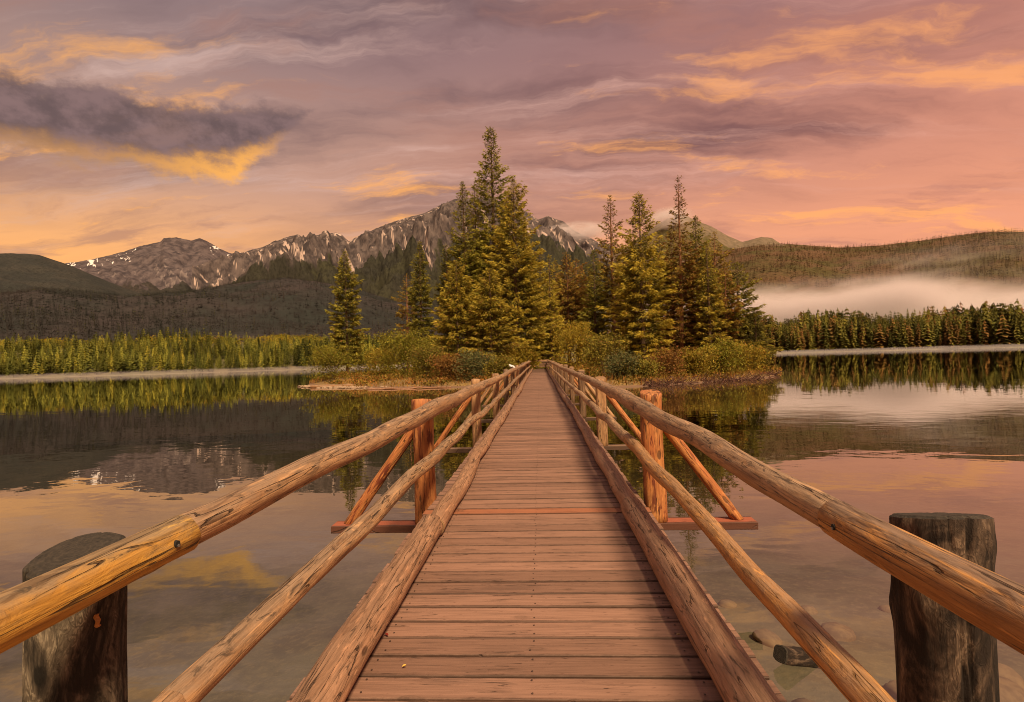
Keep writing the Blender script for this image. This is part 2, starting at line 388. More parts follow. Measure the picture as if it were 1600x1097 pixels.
def build_water():
    rings = np.concatenate([[0.001], np.geomspace(1.0, 700, 40)]); cols = 96
    a = np.linspace(-math.pi, math.pi, cols, endpoint=False)
    rr, aa = np.meshgrid(rings, a, indexing='ij')
    v = np.stack([rr*np.sin(aa), rr*np.cos(aa), np.full_like(rr, WATER)], -1).reshape(-1, 3)
    f = grid_faces(len(rings), cols, True)
    m = bpy.data.materials.new('lake_water'); m.use_nodes = True; nt = m.node_tree; nt.nodes.clear(); g = G(nt)
    pos = world_pos(g)
    px, py, pz = g.sep(pos)
    calm = g.step(g.noise(g.vmath('MULTIPLY', pos, (0.012, 0.03, 1.0)), 1.0, 3.0), 0.38, 0.62)
    w1 = g.noise(g.vmath('MULTIPLY', pos, (0.55, 1.1, 1.0)), 1.0, 2.0, 0.5, 0.6)
    w2 = g.noise(g.vmath('MULTIPLY', pos, (2.2, 3.6, 1.0)), 1.0, 2.0, 0.5, 0.4)
    h = g.mul(g.add(w1, g.mul(w2, 0.16)), g.add(0.35, g.mul(calm, 0.9)))
    nrm = g.bump(h, 1.0, 0.0045)
    dt = g.new('ShaderNodeVectorMath'); dt.operation = 'DOT_PRODUCT'      # Fresnel reflectance (Schlick), the same from above and below
    nt.links.new(nrm, dt.inputs[0]); nt.links.new(g.new('ShaderNodeNewGeometry').outputs['Incoming'], dt.inputs[1])
    gl_f = g.math('POWER', g.sub(1.0, g.math('ABSOLUTE', dt.outputs['Value'])), 3.6)
    refl = g.add(0.07, g.mul(gl_f, 0.93))
    gl = g.new('ShaderNodeBsdfGlossy'); gl.inputs['Roughness'].default_value = 0.012; gl.inputs[0].default_value = (1, 1, 1, 1)
    nt.links.new(nrm, gl.inputs['Normal'])
    tr = g.new('ShaderNodeBsdfTransparent'); tr.inputs[0].default_value = (0.86, 0.88, 0.84, 1)
    mx = g.new('ShaderNodeMixShader'); nt.links.new(refl, mx.inputs[0])
    nt.links.new(tr.outputs[0], mx.inputs[1]); nt.links.new(gl.outputs[0], mx.inputs[2])
    out = g.new('ShaderNodeOutputMaterial'); nt.links.new(mx.outputs[0], out.inputs[0])
    o = link('lake_water', np_mesh('lake_water', v, f, True), None, [m]); tag(o, kind='structure')
    # the murk of the water itself: a closed body just under the surface
    a2 = 64; aa = np.linspace(-math.pi, math.pi, a2, endpoint=False); R = 650.0
    top = np.stack([R*np.sin(aa), R*np.cos(aa), np.full(a2, WATER-0.012)], -1); bot = top.copy(); bot[:, 2] = WATER-4.6
    vv = np.concatenate([top, bot, [[0, 0, WATER-0.012]], [[0, 0, WATER-4.6]]])
    i = np.arange(a2); j = (i+1) % a2
    ff = np.concatenate([np.stack([i, i+a2, j+a2], -1), np.stack([i, j+a2, j], -1), np.stack([j, np.full(a2, 2*a2), i], -1)[:, ::-1][:, ::-1],
                         np.stack([i+a2, np.full(a2, 2*a2+1), j+a2], -1)])
    m2 = bpy.data.materials.new('lake_murk'); m2.use_nodes = True; nt = m2.node_tree; nt.nodes.clear(); g = G(nt)
    ab = g.new('ShaderNodeVolumeAbsorption'); ab.inputs['Color'].default_value = (0.76, 0.74, 0.67, 1); ab.inputs['Density'].default_value = 0.6
    nt.links.new(ab.outputs[0], g.new('ShaderNodeOutputMaterial').inputs['Volume'])
    me = np_mesh('lake_murk', vv, ff)
    import bmesh
    bm = bmesh.new(); bm.from_mesh(me); bmesh.ops.recalc_face_normals(bm, faces=bm.faces); bm.to_mesh(me); bm.free()
    o = link('lake_murk', me, None, [m2]); tag(o, 'murky brown body of the lake water', None, kind='structure')
build_water()

ISLE = np.array([(-26.5, 57.5), (-23.5, 53), (-20.5, 49.5), (-16.5, 46), (-11.5, 44.6), (-6, 43), (-2, 41.5), (3, 38.6), (6.8, 38), (10.7, 40.2), (13, 41.2),
                 (17, 44.2), (20.4, 47.2), (24, 53), (28.6, 62), (28.4, 68), (25, 80), (15, 96), (0, 102), (-15, 98), (-27, 84), (-31.5, 71), (-29.5, 63.5)], float)
def isle_sd(x, y):
    """signed distance, positive inside"""
    p = np.stack([x, y], -1); d = np.full(x.shape, 1e9); inside = np.zeros(x.shape, bool)
    for i in range(len(ISLE)):
        a = ISLE[i]; b = ISLE[(i+1) % len(ISLE)]; ab = b-a
        t = np.clip(((p-a)@ab)/(ab@ab), 0, 1)
        d = np.minimum(d, np.linalg.norm(p-(a+t[..., None]*ab), axis=-1))
        c = ((a[1] > y) != (b[1] > y)) & (x < (b[0]-a[0])*(y-a[1])/(b[1]-a[1]+1e-12)+a[0])
        inside ^= c
    return np.where(inside, d, -d)
def isle_z(x, y):
    x = np.asarray(x, float); y = np.asarray(y, float)
    d = isle_sd(x, y)+0.6*sines(x, y, 11, 0.5, 4)
    h = WATER-0.02+0.42*(1-np.exp(-np.clip(d, 0, None)/1.6))+0.022*np.clip(d, 0, None)+0.06*sines(x, y, 12, 0.9, 4)*np.clip(d, 0, 1)
    h = np.where(d < 0, WATER-0.02+0.11*np.maximum(d, -30), h)
    lane = np.exp(-(x/2.4)**2)*(y < 67)
    return np.where(lane > 0.05, np.minimum(h, -0.32+0.3*(1-lane)), h)
def iz(x, y): return float(isle_z(np.array([x]), np.array([y]))[0])
def build_island():
    xs = np.arange(-44, 42, 0.6); ys = np.arange(30, 116, 0.6)
    yy, xx = np.meshgrid(ys, xs, indexing='ij'); z = isle_z(xx, yy)
    v = np.stack([xx, yy, z], -1).reshape(-1, 3)
    f = grid_faces(len(ys), len(xs))
    m, g, b = new_mat('island_soil')
    pos = world_pos(g); pz = g.sep(pos)[2]
    n2 = g.noise(pos, 0.35, 6.0, 0.62); n3 = g.noise(pos, 3.0, 5.0, 0.65)
    col = g.mix(g.step(n2, 0.40, 0.62), (0.20, 0.115, 0.045), (0.32, 0.20, 0.060))
    col = g.mix(g.step(n3, 0.42, 0.70), col, (0.085, 0.060, 0.028))
    col = g.mix(g.step(pz, WATER+0.16, WATER+0.05), col, (0.17, 0.095, 0.060))
    g.nt.links.new(col, b.inputs['Base Color']); b.inputs['Roughness'].default_value = 0.9
    g.nt.links.new(g.bump(g.add(n2, n3), 0.6, 0.08), b.inputs['Normal'])
    o = link('island', np_mesh('island', v, f, True), None, [m]); tag(o, kind='structure')
build_island()

# ------------------------------------------------------------------ mountains and hills
def mountain_material(name, rock1, rock2, scree, forest1, forest2, snow=(0.62, 0.55, 0.55), scale=0.01):
    m, g, b = new_mat(name)
    pos = world_pos(g); w = attr(g, 'cover'); fo, sc, sn = g.sepc(w)[:3]
    n1 = g.noise(pos, scale, 8.0, 0.62); n2 = g.noise(g.vmath('MULTIPLY', pos, (1, 1, 0.35)), scale*4.5, 7.0, 0.65)
    n3 = g.noise(g.vmath('MULTIPLY', pos, (1, 1, 0.5)), scale*16, 5.0, 0.7)
    rock = g.mix(g.step(n2, 0.36, 0.64), rock1, rock2)  # contrast put into the colour where frontal sun flattens the relief shading
    rock = g.mix(g.step(g.add(sc, g.mul(g.sub(n2, 0.5), 0.7)), 0.30, 0.85), rock, scree)
    rock = g.mix(g.step(g.add(sn, g.mul(g.sub(n2, 0.5), 1.0)), 0.55, 0.75), rock, snow)
    fcol = g.mix(g.step(n1, 0.40, 0.62), forest1, forest2)
    fcol = g.mix(g.step(n3, 0.42, 0.66, 0.0, 0.65), fcol, tuple(c*0.35 for c in forest1))
    edge = g.step(g.add(fo, g.add(g.mul(g.sub(n2, 0.5), 0.5), g.mul(g.sub(n1, 0.5), 0.6))), 0.44, 0.56)
    col = g.mix(edge, rock, fcol)
    g.nt.links.new(col, b.inputs['Base Color']); b.inputs['Roughness'].default_value = 0.95
    b.inputs['Specular IOR Level'].default_value = 0.1
    h = g.add(g.mul(n2, 1.0), g.mul(n3, 0.6))
    g.nt.links.new(g.bump(h, 0.8, 0.10/scale*0.5), b.inputs['Normal'])
    return m
def mountain(name, sky, ridge_d, base_d, base_z, mat, cols=320, rows=110, amp=0.10, gully=0.03, ng=90.0, nb=500.0, power=1.25,
             treeline=0.5, tl_wob=0.2, scree=1.0, snow=0.0, seed=1, back=0.5, jag=1.0, spread=1.0):
    """a range whose crest follows a list of (photo x, photo y) at its own distance, with spurs and gullies falling to its foot"""
    px = np.linspace(sky[0][0], sky[-1][0], cols); py = np.interp(px, [s[0] for s in sky], [s[1] for s in sky])
    off = Vector((seed*13.7, seed*7.1, seed*3.3))
    V = np.zeros((rows+12, cols, 3)); W = np.zeros((rows+12, cols, 3))
    for c in range(cols):
        d = ray(px[c], py[c]); hd = math.hypot(d.x, d.y)
        dist = ridge_d*(1+0.10*noise.noise(Vector((px[c]*0.006, seed*9.1, 0))))
        dx, dy = d.x/hd, d.y/hd
        top = CAM.z+d.z/hd*dist
        jagn = noise.fractal(Vector((px[c]*0.08, seed*3.0, 0)), 0.8, 2.1, 5)*jag*(top-base_z)*0.006
        u = px[c]/FOC*dist
        for r in range(rows+12):
            t = r/(rows-1)
            if t <= 1:
                dd = base_d+(dist-base_d)*t; z0 = base_z+(top-base_z)*(t**power)
                wgt = math.sin(math.pi*min(1, t))**1.1
            else:
                k = (r-rows+1)/12.0; dd = dist+(dist-base_d)*back*k; z0 = top-(top-base_z)*0.8*k; wgt = 0
            P = Vector((dx*dd, dy*dd, 0))
            n_big = noise.ridged_multi_fractal(P/nb+off, 0.9, 2.1, 5, 1.0, 2.0)-0.9
            mid_n = noise.ridged_multi_fractal(P/(nb*0.27)+off, 0.8, 2.1, 5, 1.0, 2.0)-1.0
            gv = noise.ridged_multi_fractal(Vector((u/ng+0.9*n_big+0.5*mid_n, t*3.2+0.6*n_big, seed*1.0)), 0.8, 2.2, 4, 1.0, 2.0)
            H = top-base_z
            z = z0+wgt*H*(amp*(n_big-0.35)+amp*0.30*mid_n+gully*(gv-1.25))+(jagn*max(0, 1-abs(t-1)*8))
            V[r, c] = (dx*dd, dy*dd, z)
            hh = (z-base_z)/max(1.0, H)
            tl = treeline+tl_wob*noise.noise(Vector((u/(nb*0.9), seed*2.0, 5)))+0.05*(gv-1.0)+0.10*mid_n
            W[r, c, 0] = min(1, max(0, 0.5+(tl-hh)*4.0))
            vn = noise.ridged_multi_fractal(Vector((u/(ng*1.1)+1.1*n_big+0.5*mid_n, t*3.0+0.5*n_big, seed*4.0)), 0.75, 2.2, 5, 1.0, 2.0) if scree else 0
            W[r, c, 1] = vn
            W[r, c, 2] = hh
    if scree:
        vn = W[:, :, 1].copy(); hh = W[:, :, 2].copy(); lo, hi = np.percentile(vn, 78), np.percentile(vn, 96); va = np.percentile(vn, 40)
        W[:, :, 1] = scree*np.clip((vn-lo)/(hi-lo), 0, 1)*np.clip((hh-0.15)*4, 0, 1)
        W[:, :, 2] = snow*np.clip((hh-0.55)*2.4, 0, 1)*np.clip((vn-lo)/(hi-lo)*0.9+0.20, 0, 1)
    else: W[:, :, 1:] = 0
    me = np_mesh(name, V.reshape(-1, 3), grid_faces(rows+12, cols), True, {'cover': W.reshape(-1, 3)})
    o = link(name, me, None, [mat]); tag(o, kind='structure')
    return V
ROCK = mountain_material('mountain_rock', (0.044, 0.036, 0.040), (0.130, 0.102, 0.102), (0.42, 0.315, 0.285), (0.036, 0.034, 0.028), (0.046, 0.044, 0.028), scale=0.006)
ROCK2 = mountain_material('far_peak_rock', (0.050, 0.041, 0.049), (0.120, 0.095, 0.103), (0.27, 0.22, 0.215), (0.038, 0.036, 0.034), (0.052, 0.044, 0.042), snow=(0.72, 0.66, 0.68), scale=0.005)
WOODS = mountain_material('wooded_slope', (0.10, 0.075, 0.06), (0.15, 0.11, 0.09), (0.22, 0.16, 0.12), (0.050, 0.041, 0.043), (0.028, 0.031, 0.030), scale=0.0045)  # cool tones put the haze of distance into the colour
DARKW = mountain_material('dark_wooded_hill', (0.08, 0.07, 0.065), (0.12, 0.10, 0.09), (0.15, 0.12, 0.1), (0.036, 0.037, 0.036), (0.050, 0.047, 0.043), scale=0.008)  # colour cooled as well, standing in for haze
GREENW = mountain_material('green_hill', (0.13, 0.10, 0.07), (0.19, 0.14, 0.10), (0.30, 0.22, 0.16), (0.095, 0.080, 0.032), (0.130, 0.088, 0.045), scale=0.010)
BROWNW = mountain_material('brown_wooded_hill', (0.13, 0.09, 0.065), (0.20, 0.14, 0.10), (0.34, 0.24, 0.17), (0.125, 0.072, 0.042), (0.088, 0.072, 0.030), scale=0.014)

mountain('far_peak', [(60, 420), (105, 411), (130, 408), (180, 397), (225, 383), (250, 378), (256, 372), (276, 371), (298, 376), (312, 372), (330, 380), (346, 390), (362, 396), (400, 393), (470, 402), (560, 420)],
         4600, 2700, 120, ROCK2, 300, 90, 0.16, 0.02, 120, 900, 1.3, 0.46, 0.14, 0.55, 1.0, seed=3)
mountain('mountain', [(300, 418), (345, 402), (380, 394), (410, 386), (430, 378), (452, 369), (466, 366), (474, 371), (500, 366), (524, 363), (534, 367), (545, 377), (556, 371), (575, 362), (600, 352), (628, 342), (660, 334),
                      (690, 320), (712, 311), (735, 309), (760, 308), (800, 318), (826, 333), (840, 343), (856, 338), (880, 346), (900, 362), (940, 380), (990, 400), (1060, 425), (1150, 450)],
         3500, 1300, 60, ROCK, 520, 170, 0.26, 0.035, 70, 640, 1.15, 0.47, 0.24, 1.0, 0.55, seed=7)
mountain('dark_hill', [(-500, 380), (-200, 400), (0, 396), (36, 396), (60, 398), (105, 413), (150, 432), (200, 452), (260, 472), (330, 490)],
         2700, 1500, 60, DARKW, 200, 60, 0.07, 0.015, 120, 500, 1.1, 1.5, 0.0, 0, 0, seed=11, jag=0.6)
FOOT = mountain('foothill', [(-700, 455), (-300, 462), (-100, 452), (0, 459), (60, 452), (130, 456), (200, 466), (270, 460), (340, 447), (400, 438), (450, 434), (500, 441), (560, 452), (610, 470), (700, 488), (800, 505), (900, 520)],
         1500, 420, 12, WOODS, 260, 80, 0.15, 0.0, 120, 420, 0.95, 1.5, 0.0, 0, 0, seed=14, jag=2.0)
mountain('round_hill', [(930, 420), (980, 385), (1010, 362), (1035, 346), (1058, 334), (1070, 336), (1086, 344), (1112, 354), (1140, 370), (1160, 378), (1172, 375), (1190, 370), (1206, 372), (1222, 382), (1260, 398), (1330, 410), (1420, 420)],
         2700, 1500, 80, GREENW, 220, 70, 0.08, 0.03, 120, 420, 1.1, 0.80, 0.15, 0.6, 0.0, seed=17, jag=0.5)
RHILL = mountain('wooded_hill', [(1000, 420), (1080, 402), (1140, 390), (1180, 384), (1230, 381), (1270, 384), (1310, 387), (1370, 384), (1440, 376), (1500, 367), (1550, 362), (1600, 362), (1750, 352), (1950, 340), (2300, 350)],
         1500, 640, 20, BROWNW, 300, 80, 0.07, 0.015, 120, 330, 0.9, 1.0, 0.25, 0.9, 0, seed=21, jag=0.4)

# ------------------------------------------------------------------ foliage
def leaf_material(name, deep, tip, old, trans=0.36):
    m, g, b = new_mat(name)
    a = attr(g, 'tint'); t, cl, ol = g.sepc(a)[:3]       # tip growth plus conifers' painted inner shade, clump darkening, dead needles
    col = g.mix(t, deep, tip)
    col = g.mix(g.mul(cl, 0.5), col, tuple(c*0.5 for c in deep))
    col = g.mix(ol, col, old)
    rn = obj_random(g); v = g.add(0.86, g.mul(rn, 0.28))
    col = g.mix(1.0, col, g.comb(v, v, v), 'MULTIPLY')
    nt = g.nt; nt.links.new(col, b.inputs['Base Color'])
    b.inputs['Roughness'].default_value = 0.7; b.inputs['Specular IOR Level'].default_value = 0.2
    tl = g.new('ShaderNodeBsdfTranslucent'); nt.links.new(col, tl.inputs[0])
    mx = g.new('ShaderNodeMixShader'); mx.inputs[0].default_value = trans
    nt.links.new(b.outputs[0], mx.inputs[1]); nt.links.new(tl.outputs[0], mx.inputs[2])
    nt.links.new(mx.outputs[0], nt.nodes['Material Output'].inputs[0])
    return m
LEAF = {
    'spruce': leaf_material('spruce_needles', (0.062, 0.066, 0.014), (0.400, 0.345, 0.052), (0.24, 0.10, 0.035)),
    'gold': leaf_material('golden_needles', (0.085, 0.080, 0.015), (0.580, 0.450, 0.062), (0.30, 0.13, 0.04)),
    'brown': leaf_material('browned_needles', (0.090, 0.072, 0.018), (0.440, 0.310, 0.055), (0.27, 0.10, 0.035)),
    'dark': leaf_material('dark_needles', (0.044, 0.046, 0.012), (0.220, 0.185, 0.034), (0.16, 0.07, 0.03)),
}
BUSH = {
    'lime': leaf_material('lime_leaves', (0.13, 0.13, 0.016), (0.48, 0.43, 0.055), (0.34, 0.20, 0.04), 0.35),
    'yellow': leaf_material('yellow_leaves', (0.18, 0.145, 0.018), (0.60, 0.45, 0.060), (0.40, 0.19, 0.04), 0.35),
    'olive': leaf_material('olive_leaves', (0.085, 0.080, 0.014), (0.38, 0.31, 0.048), (0.28, 0.13, 0.04), 0.3),
    'teal': leaf_material('blue_green_leaves', (0.062, 0.072, 0.030), (0.25, 0.24, 0.085), (0.24, 0.14, 0.05), 0.3),
    'rust': leaf_material('rust_leaves', (0.13, 0.070, 0.020), (0.36, 0.185, 0.045), (0.30, 0.10, 0.035), 0.3),
}
def bark(name, c1, c2):
    m, g, b = new_mat(name)
    n = g.noise(g.vmath('MULTIPLY', obj_coords(g), (9, 9, 2.2)), 1.0, 6.0, 0.65)
    g.nt.links.new(g.mix(g.step(n, 0.35, 0.65), c1, c2), b.inputs['Base Color'])
    g.nt.links.new(g.bump(n, 0.8, 0.03), b.inputs['Normal']); b.inputs['Roughness'].default_value = 0.9
    return m
BARK = bark('grey_brown_bark', (0.075, 0.045, 0.030), (0.22, 0.135, 0.085))
BARK_RED = bark('reddish_bark', (0.13, 0.055, 0.030), (0.36, 0.165, 0.085))

def tube(pts, radii, n=8):
    pts = np.asarray(pts, float); k = len(pts); v = []
    for i in range(k):
        t = pts[min(i+1, k-1)]-pts[max(i-1, 0)]; t /= np.linalg.norm(t)+1e-9
        a = np.cross(t, [0.13, 0.97, 0.2]) if abs(t[1]) < 0.9 else np.cross(t, [1, 0, 0.1]); a /= np.linalg.norm(a); b = np.cross(t, a)
        th = np.linspace(0, 2*math.pi, n, endpoint=False)
        v.append(pts[i]+radii[i]*(np.cos(th)[:, None]*a+np.sin(th)[:, None]*b))
    return np.concatenate(v), grid_faces(k, n, True)
def join(parts):
    vs_, fs_, o = [], [], 0
    for v, f in parts:
        vs_.append(v); fs_.append(f+o); o += len(v)
    return np.concatenate(vs_), np.concatenate(fs_)
def unit(a): return a/(np.linalg.norm(a, axis=-1, keepdims=True)+1e-9)

def sprays(P, D, L, Wd, rs):
    """diamond-shaped needle sprays: base P, direction D, length L, width Wd, random roll"""
    n = len(P); rnd = unit(rs.normal(size=(n, 3))); side = unit(np.cross(D, rnd))
    up = np.cross(side, D)
    L = L[:, None]; Wd = Wd[:, None]
    a = P; b = P+D*L*0.45+side*Wd+up*Wd*0.3; c = P+D*L; d = P+D*L*0.45-side*Wd+up*Wd*0.3
    v = np.stack([a, b, c, d], 1).reshape(-1, 3); i = np.arange(n)[:, None]*4
    return v, i+np.array([[0, 1, 2, 3]])
def crown_profile(t, kind):
    """radius along the crown, t from 0 (lowest branch) to 1 (top)"""
    if kind == 'spire': return (1-t)**0.66*(0.62+0.38*np.minimum(1, t*5))*0.95+0.03
    if kind == 'column': return np.minimum(1, (1-t)*2.6)**0.8*(0.6+0.4*np.minimum(1, t*6))
    return (1-t)**0.68*(0.72+0.28*np.minimum(1, t*4))+0.02            # cone
def conifer(name, label, px, top_py, depth, width_px, kind='spruce', cb=0.08, prof='cone', density=1.0, sparse_top=0.0, dead=0.05, lean=0.0, seed=1, red=False, droop=0.0):
    rs = np.random.RandomState(seed*7+5); width_px = width_px*(1.16 if px > 840 else 1.06)
    base = at(px, 560, depth); x, y = base.x, base.y; z = iz(x, y)-0.05
    top = at(px, top_py, depth).z; h = top-z; r = width_px/FOC*depth*0.5
    root = empty(name, (x, y, z)); tag(root, label, 'tree', 'conifers on the island')
    k = 14; tt = np.linspace(0, 1, k)
    ax = lean*h*tt**1.3+0.05*np.sin(tt*5+seed)*tt; ay = 0.05*np.cos(tt*4+seed)*tt
    tr = (0.011*h+0.06)*(1-tt)**0.85+0.012; tr[0] *= 1.35
    v, f = tube(np.stack([ax, ay, tt*h], -1), tr, 8)
    link('trunk', np_mesh('trunk', v, f, True), root, [BARK_RED if red else BARK])
    # branches
    zs = []; zz = cb*h
    while zz < h*0.992:
        zs.append(zz); t = (zz-cb*h)/(h*(1-cb)); zz += (0.30+0.16*(1-t))*rs.uniform(0.7, 1.3)/density**0.4
    P, D, L, Wd, T, C, O = [], [], [], [], [], [], []; bv = []
    for zz in zs:
        t = (zz-cb*h)/(h*(1-cb))
        nb = max(3, int(round((7.5 if t < 0.7 else 5.5)*density*rs.uniform(0.75, 1.2)*(1-sparse_top*0.45*(t > 0.55)))))
        a0 = rs.uniform(0, 6.28)
        prune = noise.noise(Vector((zz*0.55, seed*3.1, 0)))
        for b in range(nb):
            a = a0+b*6.283/nb+rs.uniform(-0.35, 0.35)
            lob = 1+0.52*noise.noise(Vector((math.cos(a)*1.4, math.sin(a)*1.4, zz*0.32+seed*5)))+0.34*prune
            bl = max(0.22, r*float(crown_profile(np.array(t), prof))*lob*rs.uniform(0.60, 1.20))
            if sparse_top and t > 0.55: bl *= rs.uniform(0.7, 1.12)
            e0 = -0.36-droop+0.95*t**1.5+rs.uniform(-0.12, 0.12)
            dirh = np.array([math.cos(a), math.sin(a), 0.0]); zj = rs.uniform(-0.28, 0.28)*(1-t*0.7)
            cx_ = np.interp(zz/h, tt, ax); cy_ = np.interp(zz/h, tt, ay)
            o = np.array([cx_, cy_, zz+zj])
            ns = max(6, int(bl*(27.0 if not (sparse_top and t > 0.55) else 20.0)))
            s = rs.uniform(0.10 if bl < 1.2 else 0.22, 1.0, ns)**0.8
            curve = e0*s+0.22*s**2.2                       # droops, then the tip lifts
            pp = o+dirh*(bl*s*np.cos(e0))[:, None]+np.array([0, 0, 1.0])*(bl*curve)[:, None]
            pp += rs.normal(size=(ns, 3))*np.array([0.05, 0.05, 0.05])*min(1.0, bl)
            lat = np.cross(dirh, [0, 0, 1.0])
            sp = rs.uniform(-1, 1, ns)
            wid = 0.30*bl*(1-s)*0.8+0.05
            pp += lat*(sp*wid)[:, None]
            dd = unit(dirh*rs.uniform(0.5, 1.0, ns)[:, None]+lat*(sp*0.9)[:, None]+np.array([0, 0, 1.0])*rs.uniform(-0.75, 0.25, ns)[:, None])
            P.append(pp); D.append(dd)
            sc = min(1.0, 0.45+bl*0.32)
            L.append(rs.uniform(0.26, 0.58, ns)*sc); Wd.append(rs.uniform(0.035, 0.085, ns)*sc)
            T.append(np.clip(s*1.2-0.26+rs.normal(0, 0.16, ns), 0, 1))  # pale new tips, with the crown's inner shadow painted in towards the trunk
            cl = noise.noise(Vector((o[0]+dirh[0]*2, dirh[1]*2, zz*0.7+seed)))*0.9+rs.uniform(0, 0.45)
            C.append(np.full(ns, min(1, max(0, cl)))); O.append((rs.uniform(0, 1, ns) < dead*(1.5 if t < 0.3 else 1))*rs.uniform(0.4, 1, ns))
            if b % 2 == 0 or sparse_top:
                q = np.linspace(0, 0.85, 4); cv = e0*q+0.22*q**2.2
                bp = o+dirh*(bl*q*np.cos(e0))[:, None]+np.array([0, 0, 1.0])*(bl*cv)[:, None]
                bv.append(tube(bp, 0.012+0.022*min(1, bl/3)*(1-q), 3))
    # leader shoot
    n0 = 26; zt = rs.uniform(0.965, 1.0, n0)*h
    P.append(np.stack([np.interp(zt/h, tt, ax), np.interp(zt/h, tt, ay), zt], -1)); D.append(unit(np.stack([rs.normal(0, .5, n0), rs.normal(0, .5, n0), rs.uniform(.3, 1, n0)], -1)))
    L.append(np.full(n0, 0.26)); Wd.append(np.full(n0, 0.035)); T.append(np.full(n0, 0.5)); C.append(np.full(n0, 0.2)); O.append(np.zeros(n0))
    v, f = sprays(np.concatenate(P), np.concatenate(D), np.concatenate(L), np.concatenate(Wd), rs)
    tint = np.repeat(np.stack([np.concatenate(T), np.concatenate(C), np.concatenate(O)], -1), 4, 0)
    link('crown', np_mesh('crown', v, f, False, {'tint': tint}), root, [LEAF[kind]])
    bv2, bf2 = join(bv)
    tag(link('branches', np_mesh('branches', bv2, bf2, True), root, [BARK_RED if red else BARK]), kind='stuff')
    return root

TREES = [
 # px, top, depth, width, kind, crown base, profile, density, sparse_top, dead, lean, label
 (543, 390, 68, 60, 'spruce', 0.12, 'cone', 1.15, 0, .04, 0, 'lone dark spruce with bare lower trunk at the left tip of the island'),
 (660, 378, 67, 50, 'spruce', 0.03, 'cone', 1.15, 0, .04, 0, 'slim pointed spruce right of the large yellow-green bush on the left'),
 (638, 428, 78, 34, 'brown', 0.25, 'column', 0.6, .5, .2, 0, 'thin ragged brownish conifer just left of the slim pointed spruce'),
 (701, 382, 72, 50, 'dark', 0.04, 'cone', 1.1, 0, .03, 0, 'dark conifer between the slim pointed spruce and the tall central cluster'),
 (730, 284, 70, 82, 'spruce', 0.06, 'cone', 1.05, .2, .06, 0, 'tall spruce on the left side of the central cluster, left of twin tops'),
 (749, 287, 73, 56, 'gold', 0.06, 'spire', 0.95, .3, .06, 0, 'narrow spruce forming the right one of the twin tops in the cluster'),
 (777, 197, 71, 112, 'spruce', 0.05, 'spire', 1.05, .55, .05, 0, 'tallest spruce of all with a sparse pointed top'),
 (809, 277, 65, 124, 'gold', 0.03, 'cone', 1.15, .15, .05, 0, 'broad golden-green spruce on the right side of the tall central cluster'),
 (716, 408, 58, 98, 'gold', 0.02, 'cone', 1.25, 0, .10, 0, 'broad bushy golden conifer in front of the central cluster, near the water'),
 (768, 420, 56, 92, 'gold', 0.02, 'cone', 1.15, 0, .08, 0, 'low bushy conifer at the foot of the tallest spruce'),
 (848, 386, 74, 54, 'gold', 0.06, 'cone', 0.95, .1, .06, 0, 'yellowish conifer just behind the end of the bridge'),
 (872, 405, 82, 44, 'gold', 0.15, 'column', 0.85, .3, .10, 0, 'slender yellowish conifer to the right of the bridge end'),
 (890, 394, 78, 46, 'brown', 0.25, 'column', 0.85, .4, .35, 0, 'reddish-brown conifer in the gap above the bridge end'),
 (905, 404, 80, 40, 'brown', 0.30, 'column', 0.8, .4, .45, 0, 'reddish-brown conifer with bare trunk, right of its twin in the gap'),
 (921, 414, 84, 46, 'dark', 0.10, 'cone', 1.0, 0, .05, 0, 'small dark conifer behind the reddish-brown pair'),
 (862, 398, 70, 50, 'gold', 0.05, 'cone', 1.0, .1, .08, 0, 'yellow-green conifer rising right behind the golden bush at the bridge end'),
 (932, 392, 70, 52, 'spruce', 0.05, 'cone', 1.05, .1, .06, 0, 'olive spruce just left of the ragged thin-topped conifer'),
 (826, 352, 76, 52, 'spruce', 0.06, 'cone', 1.0, .2, .05, 0, 'slender spruce peeping out behind the broad golden-green one'),
 (1110, 378, 62, 54, 'gold', 0.04, 'cone', 1.0, .2, .08, 0, 'golden conifer in front of the dark green spruce on the right'),
 (961, 304, 72, 74, 'brown', 0.05, 'cone', 0.95, .75, .14, 0, 'ragged conifer with a thin bare top left of the dense golden spruce'),
 (984, 398, 76, 54, 'dark', 0.05, 'cone', 1.0, 0, .05, 0, 'dark conifer filling the gap behind the dense golden spruce'),
 (1006, 301, 62, 100, 'gold', 0.04, 'cone', 1.25, .25, .05, 0, 'dense golden-green spruce, the broadest right of the bridge'),
 (1036, 362, 72, 52, 'spruce', 0.05, 'cone', 1.0, .2, .08, 0, 'olive conifer wedged behind the dense golden spruce on its right'),
 (1054, 352, 74, 42, 'gold', 0.06, 'spire', 0.95, .3, .08, 0, 'slender yellow-green conifer just left of the tall bare-topped one'),
 (1066, 275, 64, 76, 'brown', 0.04, 'spire', 0.95, .9, .40, .010, 'tall leaning rust-coloured conifer with a bare spindly top'),
 (1094, 338, 67, 82, 'spruce', 0.04, 'cone', 1.15, .3, .05, 0, 'dark green spruce right of the tall leaning rust-coloured conifer'),
 (1122, 362, 72, 46, 'brown', 0.06, 'column', 0.9, .4, .20, 0, 'olive-brown conifer second in from the right end of the island'),
 (1137, 408, 64, 38, 'brown', 0.12, 'column', 0.9, .3, .40, 0, 'short rusty dying conifer near the right end of the island'),
 (1156, 410, 65, 82, 'spruce', 0.03, 'cone', 1.15, .1, .05, 0, 'dark spruce nearest the right end of the island'),
 (1182, 482, 63, 46, 'dark', 0.02, 'cone', 1.1, 0, .06, 0, 'smallest dark spruce at the very right tip of the island'),
]
